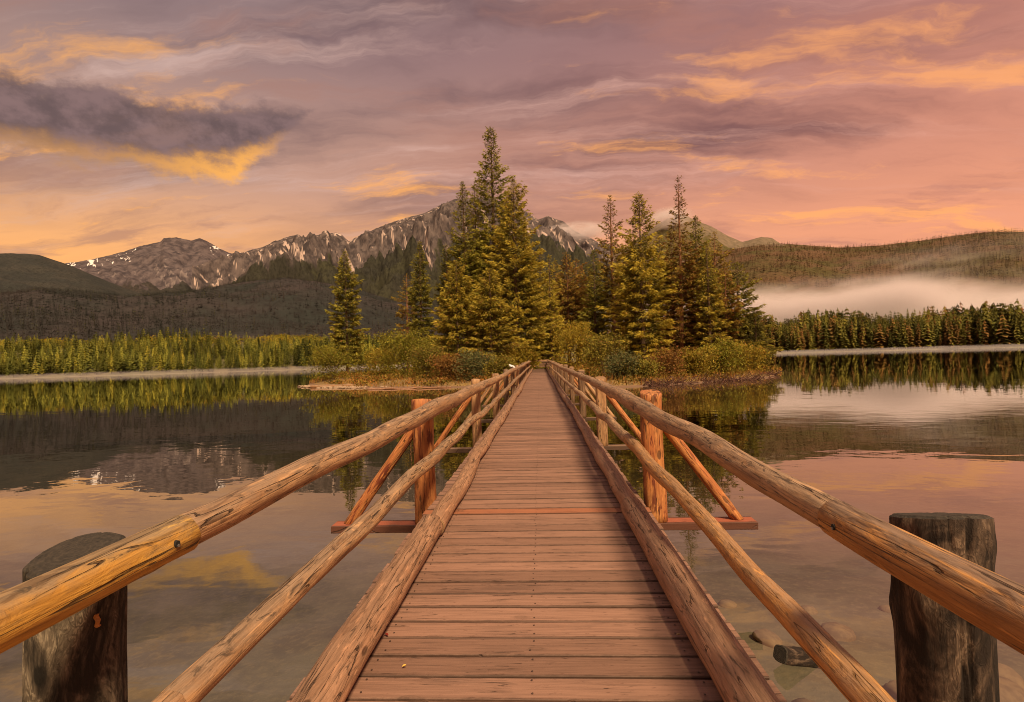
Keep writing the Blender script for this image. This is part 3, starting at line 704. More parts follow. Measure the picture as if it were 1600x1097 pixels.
for i, (px, tp, dp, wd, kd, cb, pf, dn, st, de, ln, lb) in enumerate(TREES):
    nm = {'spruce': 'spruce_tree', 'gold': 'spruce_tree', 'brown': 'pine_tree', 'dark': 'spruce_tree'}[kd]
    conifer(nm, lb, px, tp, dp, wd, kd, cb, pf, dn, st, de, ln, i+1, kd == 'brown')

def bush(name, label, px, depth, w_px, h_px, kind, seed, leaf=0.17, n=2600, lift=0.0):
    n = int(n*1.7); h_px = h_px*(0.84 if px > 960 else 0.95); w_px = w_px*1.03
    rs = np.random.RandomState(seed*11+3)
    b = at(px, 570, depth); x, y = b.x, b.y; z = iz(x, y)-0.04
    h = h_px/FOC*depth; r = w_px/FOC*depth*0.5
    root = empty(name, (x, y, z)); tag(root, label, 'bush', 'bushes on the island')
    stems = []; nst = 9; tips = []
    for i in range(nst):
        a = i*6.283/nst+rs.uniform(-.3, .3); rr = rs.uniform(0.25, 0.8)*r; hh = h*rs.uniform(0.55, 0.93)*(1-0.25*(rr/r)**2)
        q = np.linspace(0, 1, 5); p = np.stack([math.cos(a)*rr*q**1.4, math.sin(a)*rr*q**1.4, hh*q], -1)
        stems.append(tube(p, 0.028*(1-q*0.8), 4)); tips.append(p[-1])
        for k in range(3):
            s0 = rs.uniform(0.3, 0.75); o = np.array([np.interp(s0, q, p[:, j]) for j in range(3)])
            e = o+np.array([rs.normal(0, .35*r), rs.normal(0, .35*r), rs.uniform(.1, .35)*h]); tips.append(e)
            stems.append(tube(np.stack([o, (o+e)/2+[0, 0, .03], e]), np.array([.014, .01, .005]), 3))
    v, f = join(stems); link('stems', np_mesh('stems', v, f, True), root, [BARK])
    tips = np.array(tips); cl = rs.randint(0, len(tips), n)
    rad = np.minimum(0.30*r+0.16, 0.85)*rs.uniform(0.6, 1.25, len(tips))
    off = unit(rs.normal(size=(n, 3)))*(rs.uniform(0, 1, n)**0.45*rad[cl])[:, None]*np.array([1, 1, 0.85])
    P = tips[cl]*np.array([1, 1, 0.93])+off
    low = rs.uniform(0, 1, n) < 0.24
    P[low, 2] *= rs.uniform(0.08, 0.75, low.sum())
    P[:, 2] = np.clip(P[:, 2], 0.02, None)
    D = unit(off+rs.normal(size=(n, 3))*0.5*rad[cl][:, None]+np.array([0, 0, 0.08]))
    L = rs.uniform(0.6, 1.3, n)*leaf*(0.55+depth/110); Wd = L*rs.uniform(0.26, 0.42, n)
    v, f = sprays(P, D, L, Wd, rs)
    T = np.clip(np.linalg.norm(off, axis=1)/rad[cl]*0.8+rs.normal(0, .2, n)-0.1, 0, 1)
    Cc = np.clip(rs.uniform(-0.2, 0.8, len(tips))[cl]+rs.uniform(-.15, .15, n), 0, 1)
    O = (rs.uniform(0, 1, n) < 0.12)*rs.uniform(.3, 1, n)
    link('foliage', np_mesh('foliage', v, f, False, {'tint': np.repeat(np.stack([T, Cc, O], -1), 4, 0)}), root, [BUSH[kind]])
BUSHES = [
 (519, 58, 72, 72, 'lime', 2600, 'light green willow bush left of the lone spruce trunk'),
 (574, 72, 66, 56, 'lime', 2000, 'pale green bush behind the path, right of the lone spruce'),
 (606, 58, 60, 62, 'yellow', 2000, 'yellow-green bush on the left flank of the large left bush'),
 (633, 54, 96, 92, 'lime', 4200, 'large yellow-green bush in the middle of the left shore'),
 (668, 50.5, 76, 62, 'olive', 2600, 'olive bush in front of the slim pointed spruce'),
 (703, 47.5, 64, 46, 'rust', 2200, 'rust-gold low bush by the fallen log'),
 (741, 46.5, 72, 58, 'teal', 2600, 'dark blue-green bush left of the bridge, below the central cluster'),
 (785, 45.5, 56, 44, 'olive', 2000, 'low olive bush beside the left handrail'),
 (816, 62, 52, 48, 'yellow', 2000, 'golden bush touching the left handrail near the bridge end'),
 (847, 80, 84, 62, 'olive', 2600, 'olive thicket directly behind the end of the bridge'),
 (872, 73, 70, 78, 'yellow', 2600, 'golden bush at the right corner of the bridge end'),
 (906, 60, 92, 92, 'yellow', 4200, 'large golden bush to the right of the bridge'),
 (944, 45, 72, 80, 'olive', 3000, 'olive-gold bush between the large golden bush and the water'),
 (973, 41.5, 62, 54, 'teal', 2600, 'blue-green bush at the water next to the right handrail'),
 (1003, 42, 56, 46, 'olive', 2200, 'small olive bush right of the blue-green one'),
 (1043, 44, 64, 54, 'rust', 2400, 'rust-gold bush at the foot of the dense golden spruce'),
 (1088, 45.5, 66, 58, 'yellow', 2600, 'pale golden bush at the foot of the leaning rust-coloured conifer'),
 (1126, 47.5, 60, 74, 'lime', 2800, 'tall pale green bush on the right shore'),
 (1162, 50, 60, 62, 'yellow', 2400, 'yellow bush below the dark spruce near the right end'),
 (1186, 55, 44, 46, 'olive', 1800, 'low olive bush at the right tip of the island'),
]
for i, (px, dp, w, h, kd, n, lb) in enumerate(BUSHES):
    bush('bush', lb, px, dp, w, h, kd, i+1, n=n)

def ground_cover():
    """grass and low scrub on the island: nobody could count it"""
    rs = np.random.RandomState(4); n = 60000
    x = rs.uniform(-36, 30, n); y = rs.uniform(37, 95, n); d = isle_sd(x, y)
    keep = (d > 0.25) & (rs.uniform(0, 1, n) < np.exp(-(y-37)/42.0)) & ((np.abs(x) > 1.7) | (y > 67))
    pth = np.exp(-((x+23.5-0.25*(y-56))**2/3.2)) * (y < 66)        # sandy path on the left stays bare
    keep &= rs.uniform(0, 1, n) > pth
    x, y = x[keep], y[keep]; z = isle_z(x, y); k = len(x)
    D = unit(np.stack([rs.normal(0, .42, k), rs.normal(0, .42, k), np.ones(k)], -1))
    patch = sines(x, y, 40, 0.5, 3)
    L = rs.uniform(0.18, 0.55, k)*(1+0.5*patch); Wd = rs.uniform(0.02, 0.06, k)
    v, f = sprays(np.stack([x, y, z-0.03], -1), D, L, Wd, rs)
    t = np.stack([rs.uniform(.2, 1, k), np.clip(0.4-patch+rs.uniform(-.2, .2, k), 0, 1), (rs.uniform(0, 1, k) < .35)*1.0], -1)
    m = leaf_material('dry_grass', (0.12, 0.080, 0.018), (0.42, 0.26, 0.055), (0.34, 0.16, 0.05), 0.3)
    o = link('island_grass', np_mesh('island_grass', v, f, False, {'tint': np.repeat(t, 4, 0)}), None, [m])
    tag(o, 'golden grass and low scrub covering the island', 'grass', kind='stuff')
ground_cover()

def undergrowth():
    """a low mass of shrubs between the trees"""
    rs = np.random.RandomState(14); P, T = [], []
    k = 0
    while k < 520:
        x = rs.uniform(-33, 28); y = rs.uniform(39, 88)
        d = float(isle_sd(np.array([x]), np.array([y]))[0])
        if d < 0.7 or (abs(x) < 2.4 and y < 68.5) or (x < -18 and abs(x+23.5-0.25*(y-56)) < 2.2 and y < 66): continue
        k += 1; z = iz(x, y); r = rs.uniform(0.5, 1.25); h = rs.uniform(0.45, 1.3)*min(1, 0.45+d*0.14); n = 95
        o = unit(rs.normal(size=(n, 3)))*(rs.uniform(0, 1, n)**0.4)[:, None]*np.array([r, r, h*0.6]); o[:, 2] = np.abs(o[:, 2]*0.9)+h*0.25*rs.uniform(0, 1, n)
        P.append(np.array([x, y, z])+o)
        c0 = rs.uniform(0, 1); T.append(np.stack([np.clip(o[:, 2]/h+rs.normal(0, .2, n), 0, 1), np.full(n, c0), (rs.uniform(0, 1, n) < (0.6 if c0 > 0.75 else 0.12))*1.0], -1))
    P = np.concatenate(P); T = np.concatenate(T); n = len(P)
    D = unit(rs.normal(size=(n, 3))+np.array([0, 0, .4])); L = rs.uniform(.12, .30, n)
    v, f = sprays(P, D, L, L*rs.uniform(.24, .40, n), rs)
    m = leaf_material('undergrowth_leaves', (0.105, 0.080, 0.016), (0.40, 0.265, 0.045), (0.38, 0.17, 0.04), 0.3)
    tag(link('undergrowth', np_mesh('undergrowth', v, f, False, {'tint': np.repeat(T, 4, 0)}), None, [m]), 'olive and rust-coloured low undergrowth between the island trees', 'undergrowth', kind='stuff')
undergrowth()

def shore_brush():
    """dark tangle of roots and dead twigs at the waterline on the right"""
    rs = np.random.RandomState(9); parts = []
    pts = [on_water(px, py) for px, py in ((1004, 603), (1030, 603), (1060, 600), (1100, 598), (1150, 595), (1200, 590), (1207, 586))]
    for i in range(620):
        k = rs.uniform(0, len(pts)-1.001); a = pts[int(k)].lerp(pts[int(k)+1], k-int(k))
        o = np.array([a.x+rs.normal(0, .4), a.y+rs.uniform(-.35, 1.6), WATER-0.05])
        L = rs.uniform(0.4, 1.5); dz = rs.uniform(0.10, 0.75)
        e = o+np.array([rs.normal(0, .6)*L, rs.normal(-.25, .35)*L, dz*L*0.8])
        mid_ = (o+e)/2+rs.normal(0, .12, 3)*L
        parts.append(tube(np.stack([o, mid_, e]), np.array([.032, .022, .008])*rs.uniform(.6, 1.4), 4))
    v, f = join(parts)
    o = link('root_tangle', np_mesh('root_tangle', v, f, True), None, [bark('dark_red_twigs', (0.035, 0.016, 0.012), (0.15, 0.060, 0.038))])
    tag(o, 'dark reddish tangle of roots and twigs along the right waterline', 'brush', kind='stuff')
shore_brush()

# ------------------------------------------------------------------ far forests
def tree_template(rs, tiers=13, blades=5, w=0.17):
    """a whole small conifer of unit height: thin trunk and tiers of drooping blades"""
    v = []; f = []
    def tri(a, b, c):
        k = len(v); v.extend((a, b, c)); f.append((k, k+1, k+2))
    for i in range(3):
        a = i*2.094; b = a+2.094
        tri((.012*math.cos(a), .012*math.sin(a), 0), (.012*math.cos(b), .012*math.sin(b), 0), (0, 0, 0.9))
    for i in range(tiers):
        t = i/tiers; z = 0.10+0.90*t; r = w*((1-t)**0.8)*(0.75+0.25*min(1, t*4))+0.012
        a0 = rs.uniform(0, 6.28)
        for b in range(blades):
            a = a0+b*6.283/blades+rs.uniform(-.3, .3); rr = r*rs.uniform(.7, 1.25); wd = 0.50+rs.uniform(0, .25)
            dz = rs.uniform(0.02, 0.055)
            tri((rr*math.cos(a), rr*math.sin(a), z-dz), (rr*.35*math.cos(a+wd*2), rr*.35*math.sin(a+wd*2), z+0.05), (rr*.35*math.cos(a-wd*2), rr*.35*math.sin(a-wd*2), z+0.05))
    tri((-.01, 0, .96), (.01, 0, .96), (0, 0, 1.02))
    return np.array(v), np.array(f)
def scatter_mesh(templates, P, H, Wm, tint, rs):
    V, F, T = [], [], []; o = 0
    pick = rs.randint(0, len(templates), len(P)); rot = rs.uniform(0, 6.28, len(P))
    for k, (tv, tf) in enumerate(templates):
        idx = np.where(pick == k)[0]
        if not len(idx): continue
        c, s = np.cos(rot[idx])[:, None], np.sin(rot[idx])[:, None]
        x = (tv[:, 0]*c-tv[:, 1]*s)*(H[idx]*Wm[idx])[:, None]; y = (tv[:, 0]*s+tv[:, 1]*c)*(H[idx]*Wm[idx])[:, None]; z = tv[:, 2]*H[idx][:, None]
        vv = np.stack([x, y, z], -1)+P[idx][:, None, :]
        V.append(vv.reshape(-1, 3)); n = len(tv)
        F.append((tf[None]+(np.arange(len(idx))*n)[:, None, None]).reshape(-1, 3)+o); o += n*len(idx)
        T.append(np.repeat(tint[idx], n, 0))
    return np.concatenate(V), np.concatenate(F), np.concatenate(T)
rsT = np.random.RandomState(77)
TPL = [tree_template(rsT, 9, 5, rsT.uniform(.17, .27)) for _ in range(6)]
TPL_S = [tree_template(rsT, 3, 4, rsT.uniform(.15, .22)) for _ in range(5)]
def far_leaf(name, a, b, c, lo=0.30, amp=1.15):
    m, g, bs = new_mat(name); t = g.sepc(attr(g, 'tint'))
    col = g.mix(t[0], a, b); col = g.mix(t[1], col, c)
    v = g.add(lo, g.mul(t[2], amp)); col = g.mix(1.0, col, g.comb(v, v, v), 'MULTIPLY')
    rn = obj_random(g)
    g.nt.links.new(col, bs.inputs['Base Color']); bs.inputs['Roughness'].default_value = 0.85; bs.inputs['Specular IOR Level'].default_value = 0.1
    return m
FL_L = far_leaf('left_shore_needles', (0.046, 0.054, 0.013), (0.200, 0.190, 0.030), (0.27, 0.225, 0.030))
FL_R = far_leaf('right_shore_needles', (0.060, 0.062, 0.014), (0.155, 0.130, 0.024), (0.20, 0.085, 0.030))
FL_H = far_leaf('hill_needles', (0.070, 0.046, 0.020), (0.120, 0.064, 0.036), (0.13, 0.11, 0.028))
FL_P = far_leaf('slope_needles', (0.030, 0.033, 0.030), (0.058, 0.045, 0.046), (0.09, 0.085, 0.03), 0.76, 0.36)  # needles tinted cool like their slope, haze painted as colour

def polar(azd, r): a = np.radians(azd); return r*np.sin(a), r*np.cos(a)
def far_forest(name, label, az0, az1, n, depth_m, hh, mat, seed, brown, yellow):
    rs = np.random.RandomState(seed)
    az = rs.uniform(az0, az1, n); e = 9+depth_m*rs.uniform(0, 1, n)**1.15
    r = shore_r(az)+e; x, y = polar(az, r); z = ground_z(x, y)-0.2
    H = rs.uniform(hh[0], hh[1], n)*(1+0.35*sines(x, y, seed, 0.06, 3)); W = rs.uniform(1.0, 1.75, n)
    br = sines(x, y, seed+1, 0.03, 3)
    t = np.stack([rs.uniform(0, 1, n), (rs.uniform(0, 1, n) < brown*(1+br))*rs.uniform(.4, 1, n), np.clip(rs.uniform(0, 1, n)+0.45*sines(x, y, seed+2, 0.09, 3), 0, 1)], -1)
    v, f, tt = scatter_mesh(TPL, np.stack([x, y, z], -1), H, W, t, rs)
    o = link(name, np_mesh(name, v, f, False, {'tint': tt}), None, [mat]); tag(o, label, 'forest', kind='stuff')
far_forest('conifer_forest', 'green conifer wood rising behind the left shore', -64, -6, 3100, 165, (4.2, 9.5), FL_L, 31, .10, .1)
far_forest('conifer_forest', 'mixed green and rusty conifer wood behind the right shore', 8, 58, 3600, 140, (14, 25), FL_R, 32, .20, .1)
def front_trees(label, group, az0, az1, n, hh, mat, seed, brown):
    """the first row at the water: single trees one can tell apart"""
    rs = np.random.RandomState(seed); meshes = []
    for k in range(12):
        tv, tf = TPL[k % len(TPL)]
        t = np.array([[rs.uniform(0, 1), (rs.uniform() < brown)*rs.uniform(.5, 1), rs.uniform(.1, 1)]])
        me = np_mesh('far_conifer', tv, tf, False, {'tint': np.repeat(t, len(tv), 0)}); me.materials.append(mat); meshes.append(me)
    az = np.sort(rs.uniform(az0, az1, n))
    for i in range(n):
        r = float(shore_r(np.array([az[i]]))[0])+rs.uniform(3.0, 11.0); x, y = polar(az[i], r); z = float(ground_z(np.array([x]), np.array([y]))[0])
        o = bpy.data.objects.new('far_conifer', meshes[rs.randint(12)]); COL.objects.link(o)
        o.location = (x, y, z-0.15); h = rs.uniform(*hh); w = rs.uniform(.85, 1.5)*h; o.scale = (w, w, h); o.rotation_euler = (0, 0, rs.uniform(0, 6.28))
        tag(o, label, 'tree', group)
front_trees('small green conifer in the front row along the far left shore', 'front row conifers on the left shore', -50, -19, 130, (3.2, 8.5), FL_L, 51, .12)
front_trees('small conifer in the front row along the far right shore', 'front row conifers on the right shore', 22, 47, 140, (10, 23), FL_R, 52, .2)

def slope_trees(name, label, V, rows, n, hh, mat, seed, pxr=None, yl=0.06):
    rs = np.random.RandomState(seed); nr, nc, _ = V.shape
    r = rs.uniform(rows[0]*(nr-13), rows[1]*(nr-13), n); c = rs.uniform(0, nc-1.01, n)
    i = r.astype(int); j = c.astype(int); fr = (r-i)[:, None]; fc = (c-j)[:, None]
    P = (V[i, j]*(1-fr)+V[i+1, j]*fr)*(1-fc)+(V[i, j+1]*(1-fr)+V[i+1, j+1]*fr)*fc
    cl = sines(P[:, 0], P[:, 1], seed, 0.02, 4)
    keep = rs.uniform(-1.1, 1, n) < cl+0.75
    P = P[keep]; k = len(P)
    pt = sines(P[:, 0], P[:, 1], seed+3, 0.006, 4)
    t = np.stack([np.clip(0.5+1.6*pt+rs.uniform(-.3, .3, k), 0, 1), (rs.uniform(0, 1, k) < yl)*1.0*rs.uniform(.3, 1, k), rs.uniform(0, 1, k)], -1)
    v, f, tt = scatter_mesh(TPL_S, P-np.array([0, 0, .5]), rs.uniform(hh[0], hh[1], k), rs.uniform(.8, 1.4, k), t, rs)
    o = link(name, np_mesh(name, v, f, False, {'tint': tt}), None, [mat]); tag(o, label, 'forest', kind='stuff')
slope_trees('hillside_forest', 'brown conifers covering the wooded hill on the right', RHILL, (0.25, 1.0), 15000, (6, 12), FL_H, 61, yl=.16)
slope_trees('slope_forest', 'purplish brown conifers covering the lower slopes on the left', FOOT, (0.02, 1.0), 24000, (6, 11), FL_P, 62, yl=.05)

def aspens():
    """yellow aspen groves above the left wood"""
    rs = np.random.RandomState(5); V, F, T = [], [], []; o = 0
    for k in range(330):
        px = rs.uniform(-60, 640); d = rs.uniform(340, 520)
        az = math.degrees(math.atan2((px-843)/FOC, 1)); 
        if noise.noise(Vector((px*0.012, d*0.01, 0))) < 0.02: continue
        x, y = polar(az, d/math.cos(math.radians(az))**0.5); x = float(x); y = float(y); z = float(ground_z(np.array([x]), np.array([y]))[0])
        n = 110; r = rs.uniform(3, 7); h = rs.uniform(4, 7)
        off = unit(rs.normal(size=(n, 3)))*rs.uniform(.6, 1, n)[:, None]*np.array([r, r, h*.38])
        v, f = sprays(np.array([x, y, z+h*.6])+off, unit(off+rs.normal(size=(n, 3))), np.full(n, 1.1), np.full(n, .40), rs)
        V.append(v); F.append(f+o); o += len(v)
        T.append(np.repeat(np.stack([rs.uniform(0, 1, n), np.full(n, rs.uniform(0, .7)), (rs.uniform(0, 1, n) < .1)*1.0], -1), 4, 0))
    m = leaf_material('aspen_leaves', (0.16, 0.15, 0.016), (0.42, 0.32, 0.030), (0.36, 0.22, .03), 0.3)
    ob = link('aspen_grove', np_mesh('aspen_grove', np.concatenate(V), np.concatenate(F), False, {'tint': np.concatenate(T)}), None, [m])
    tag(ob, 'yellow-green aspen groves above the left conifer wood', 'grove', kind='stuff')
aspens()

# ------------------------------------------------------------------ the footbridge
bridge = empty('footbridge', (0, 0, 0))
tag(bridge, 'long wooden footbridge with log handrails leading to the island', 'bridge')
LOG_MW = {}
def log(name, a, b, ra, rb, mat, seed, wob=0.012, lump=0.05, n=20, step=0.09, caps=None, sq=0.0, parent=None, knots=6, tilt0=(0, 0), tilt1=(0, 0), cracks=0):
    """a peeled log from a to b; local X runs along it. sq squares the section, tilt slants the end cuts"""
    rs = np.random.RandomState(seed*31+7)
    a = Vector(a); b = Vector(b); L = (b-a).length; X = (b-a).normalized()
    ref = Vector((0, 0, 1)) if abs(X.z) < 0.9 else Vector((0, 1, 0))
    Y = ref.cross(X).normalized(); Z = X.cross(Y)
    mw = Matrix((X, Y, Z)).transposed().to_4x4(); mw.translation = a
    k = max(4, int(L/step)+1); xs = np.linspace(0, L, k); th = np.linspace(0, 2*math.pi, n, endpoint=False)
    kn = [(rs.uniform(0, L), rs.uniform(0, 6.28), rs.uniform(.03, .055), rs.uniform(.04, .12)) for _ in range(knots)]
    ckl = [(rs.uniform(0, 6.28), rs.uniform(.05, .14), rs.uniform(0, 50)) for _ in range(cracks)]
    V = np.zeros((k, n, 3))
    for i, x in enumerate(xs):
        t = x/L; rad = ra+(rb-ra)*t; env = math.sin(math.pi*t)**0.5 if 0 < t < 1 else 0
        oy = wob*noise.noise(Vector((x*0.9, seed*3.7, 0)))*env*2; oz = wob*noise.noise(Vector((x*0.9, seed*3.7, 9)))*env*2
        for j, w in enumerate(th):
            cw, sw = math.cos(w), math.sin(w)
            rr = rad*(1+lump*noise.fractal(Vector((x*1.6, cw*1.1+seed*2.0, sw*1.1)), 0.9, 2.0, 3)*1.3)
            if sq: rr *= (1-sq)+sq*min(1.25, 1/max(abs(cw), abs(sw)))
            for (kx, kw, ks, kh) in kn:
                dw = (w-kw+math.pi) % (2*math.pi)-math.pi
                q = ((x-kx)/ks)**2+(dw*rad/ks)**2
                if q < 6: rr += rad*kh*math.exp(-q)
            for (ka, kd, kp) in ckl:
                dw = (w-ka-0.25*noise.noise(Vector((x*1.5, kp, 0)))+math.pi) % (2*math.pi)-math.pi
                rr -= rad*kd*max(0, 0.5+noise.noise(Vector((x*2.5, kp, 7))))*math.exp(-(dw/0.045)**2)
            xx = x
            if i == 0: xx += cw*tilt0[0]*rad+sw*tilt0[1]*rad
            if i == k-1: xx += cw*tilt1[0]*rad+sw*tilt1[1]*rad
            V[i, j] = (xx, cw*rr+oy, sw*rr+oz)
    v = V.reshape(-1, 3); f = grid_faces(k, n, True)
    me = bpy.data.meshes.new(name)
    fl = [tuple(int(q) for q in r) for r in f]
    # end caps: slightly rounded rim, then the cut face
    vl = [tuple(q) for q in v]; mi = [0]*len(fl)
    for end, row in ((0, V[0]), (1, V[-1])):
        sgn = -1 if end == 0 else 1
        ctr = row.mean(0); base = len(vl); r2 = ctr+(row-ctr)*0.90+np.array([sgn*0.008, 0, 0])
        vl += [tuple(q) for q in r2]; vl.append(tuple(r2.mean(0)))
        rowi = 0 if end == 0 else (k-1)*n
        for j in range(n):
            j2 = (j+1) % n
            if end == 0:
                fl.append((rowi+j2, rowi+j, base+j, base+j2)); fl.append((base+j2, base+j, base+n))
            else:
                fl.append((rowi+j, rowi+j2, base+j2, base+j)); fl.append((base+j, base+j2, base+n))
            mi += [1, 1]
    me.from_pydata(vl, [], fl); me.update()
    # flip to outward normals
    me.flip_normals() if False else None
    me.polygons.foreach_set('use_smooth', [i == 0 for i in mi]); me.polygons.foreach_set('material_index', mi)
    me.materials.append(mat); me.materials.append(caps or M['end_light'])
    o = bpy.data.objects.new(name, me); COL.objects.link(o)
    o.parent = parent or bridge
    o.matrix_local = (LOG_MW[parent.name].inverted() @ mw) if parent else mw
    LOG_MW[o.name] = mw
    return o
def board_mesh(name, lx, ly, lz, seed=0, bev=0.004, warp=0.002, segs=6):
    """a board along X with eased edges and a faint warp"""
    rs = np.random.RandomState(seed); xs = np.linspace(-lx/2, lx/2, segs+1); hy, hz = ly/2, lz/2; e = bev
    sec = [(-hy+e, -hz), (hy-e, -hz), (hy, -hz+e), (hy, hz-e), (hy-e, hz), (-hy+e, hz), (-hy, hz-e), (-hy, -hz+e)]
    V = []
    for x in xs:
        dz = warp*rs.uniform(-1, 1); dy = warp*rs.uniform(-1, 1)
        V += [(x+rs.uniform(-.001, .001), y+dy, z+dz) for y, z in sec]
    k = len(sec); F = []
    for i in range(segs):
        for j in range(k): F.append((i*k+j, (i)*k+(j+1) % k, (i+1)*k+(j+1) % k, (i+1)*k+j)[::-1])
    F.append(tuple(range(k))[::-1]); F.append(tuple(segs*k+j for j in range(k)))
    F[-2] = F[-2][::-1]; F[-1] = F[-1][::-1]
    me = bpy.data.meshes.new(name); me.from_pydata(V, [], F); me.update()
    import bmesh
    bm = bmesh.new(); bm.from_mesh(me); bmesh.ops.recalc_face_normals(bm, faces=bm.faces); bm.to_mesh(me); bm.free()
    return me

BR_END = 66.0
# deck planks: the nearest 300 singly, the rest as one part
rsP = random.Random(3)
pl_mesh = {}
for wd in (0.152, 0.158, 0.164):
    for k in range(5):
        me = board_mesh('plank', 2.18+rsP.uniform(-.012, .012), wd, 0.045, k*7+int(wd*1000), 0.004, 0.0022); me.materials.append(M['plank']); pl_mesh[(wd, k)] = me
new_me = board_mesh('plank', 2.2, 0.158, 0.047, 99, 0.003, 0.001); new_me.materials.append(M['plank_new'])
yy = -0.75; cnt = 0; rest = []
while yy < BR_END:
    wd = rsP.choice((0.152, 0.158, 0.164)); gap = rsP.uniform(0.006, 0.014)
    yc = yy+wd/2; new = abs(yc-5.02) < 0.085
    xo = -0.03+rsP.uniform(-.009, .009); zo = -0.0225+rsP.uniform(-.0025, .0025)
    if cnt < 300:
        me = new_me if new else pl_mesh[(wd, rsP.randrange(5))]
        o = bpy.data.objects.new('plank', me); COL.objects.link(o); o.parent = bridge
        o.location = (xo, yc, zo); o.rotation_euler = (rsP.uniform(-.006, .006), 0, rsP.uniform(-.0035, .0035)+(math.pi if rsP.random() < .5 else 0))
        if new: o['label'] = 'newer orange deck plank between the first pair of posts'
    else: rest.append((xo, yc, zo, pl_mesh[(wd, 0)]))
    cnt += 1; yy += wd+gap
V, F = [], []
for xo, yc, zo, me in rest:
    b0 = len(V); V += [(q.co.x+xo, q.co.y+yc, q.co.z+zo) for q in me.vertices]; F += [tuple(b0+i for i in p.vertices) for p in me.polygons]
me = bpy.data.meshes.new('far_planks'); me.from_pydata(V, [], F); me.update(); me.materials.append(M['plank'])
tag(link('far_planks', me, bridge), kind='stuff')

# nail heads in the nearer boards, too small to pick apart
nv, nf = [], []
for o in [q for q in bridge.children if q.name.startswith('plank')][:170]:
    for nx in (-0.80, -0.03, 0.74):
        for ny in (-0.045, 0.045):
            b0 = len(nv); cx1 = nx+rsP.uniform(-.012, .012); cy1 = o.location.y+ny+rsP.uniform(-.006, .006)
            nv += [(cx1+0.0055*math.cos(k*1.047), cy1+0.0055*math.sin(k*1.047), 0.0035) for k in range(6)]+[(cx1, cy1, 0.0048)]
            nf += [(b0+k, b0+(k+1) % 6, b0+6) for k in range(6)]
me = bpy.data.meshes.new('nail_heads'); me.from_pydata(nv, [], nf); me.update(); me.materials.append(plain('rusty_nail', (0.055, 0.030, 0.022), 0.7))
tag(link('nail_heads', me, bridge), kind='stuff')

# stringers under the deck
for sx in (-0.8, 0.0, 0.8):
    for i in range(15):
        y0 = -0.9+i*4.55; y1 = min(y0+4.53, BR_END)
        o = link('stringer', board_mesh('stringer', y1-y0, 0.15, 0.20, i, 0.008, 0.003), bridge, [M['beam_dark']])
        o.location = (sx, (y0+y1)/2, -0.150); o.rotation_euler = (0, 0, math.pi/2)

POST_Y = [5.5+4.55*k for k in range(14) if 5.5+4.55*k < BR_END]
def rail_run(name, pts, mats, seed, wob, lump, n=20, step=0.10):
    """a run of butted logs through (x, y, z, radius) points"""
    for i in range(len(pts)-1):
        (x0, y0, z0, r0), (x1, y1, z1, r1) = pts[i], pts[i+1]
        far = y0 > 22
        log(name, (x0, y0-0.004, z0), (x1, y1+0.012, z1), r0, r1, mats[min(i, len(mats)-1)], seed+i, wob, lump, 12 if far else n, 0.22 if far else step, knots=5)
rs0 = random.Random(12)
def far_pts(x, z, r0, r1, start, jz=0.025, jx=0.02, jr=0.008):
    """log joints roughly over each second post, far up the bridge"""
    out = []; y = start
    while y < BR_END-2:
        out.append((x+rs0.uniform(-jx, jx), y, z+rs0.uniform(-jz, jz), r0+rs0.uniform(-jr, jr))); y += 4.55*1.0
    out.append((x, BR_END, z, r1)); return out
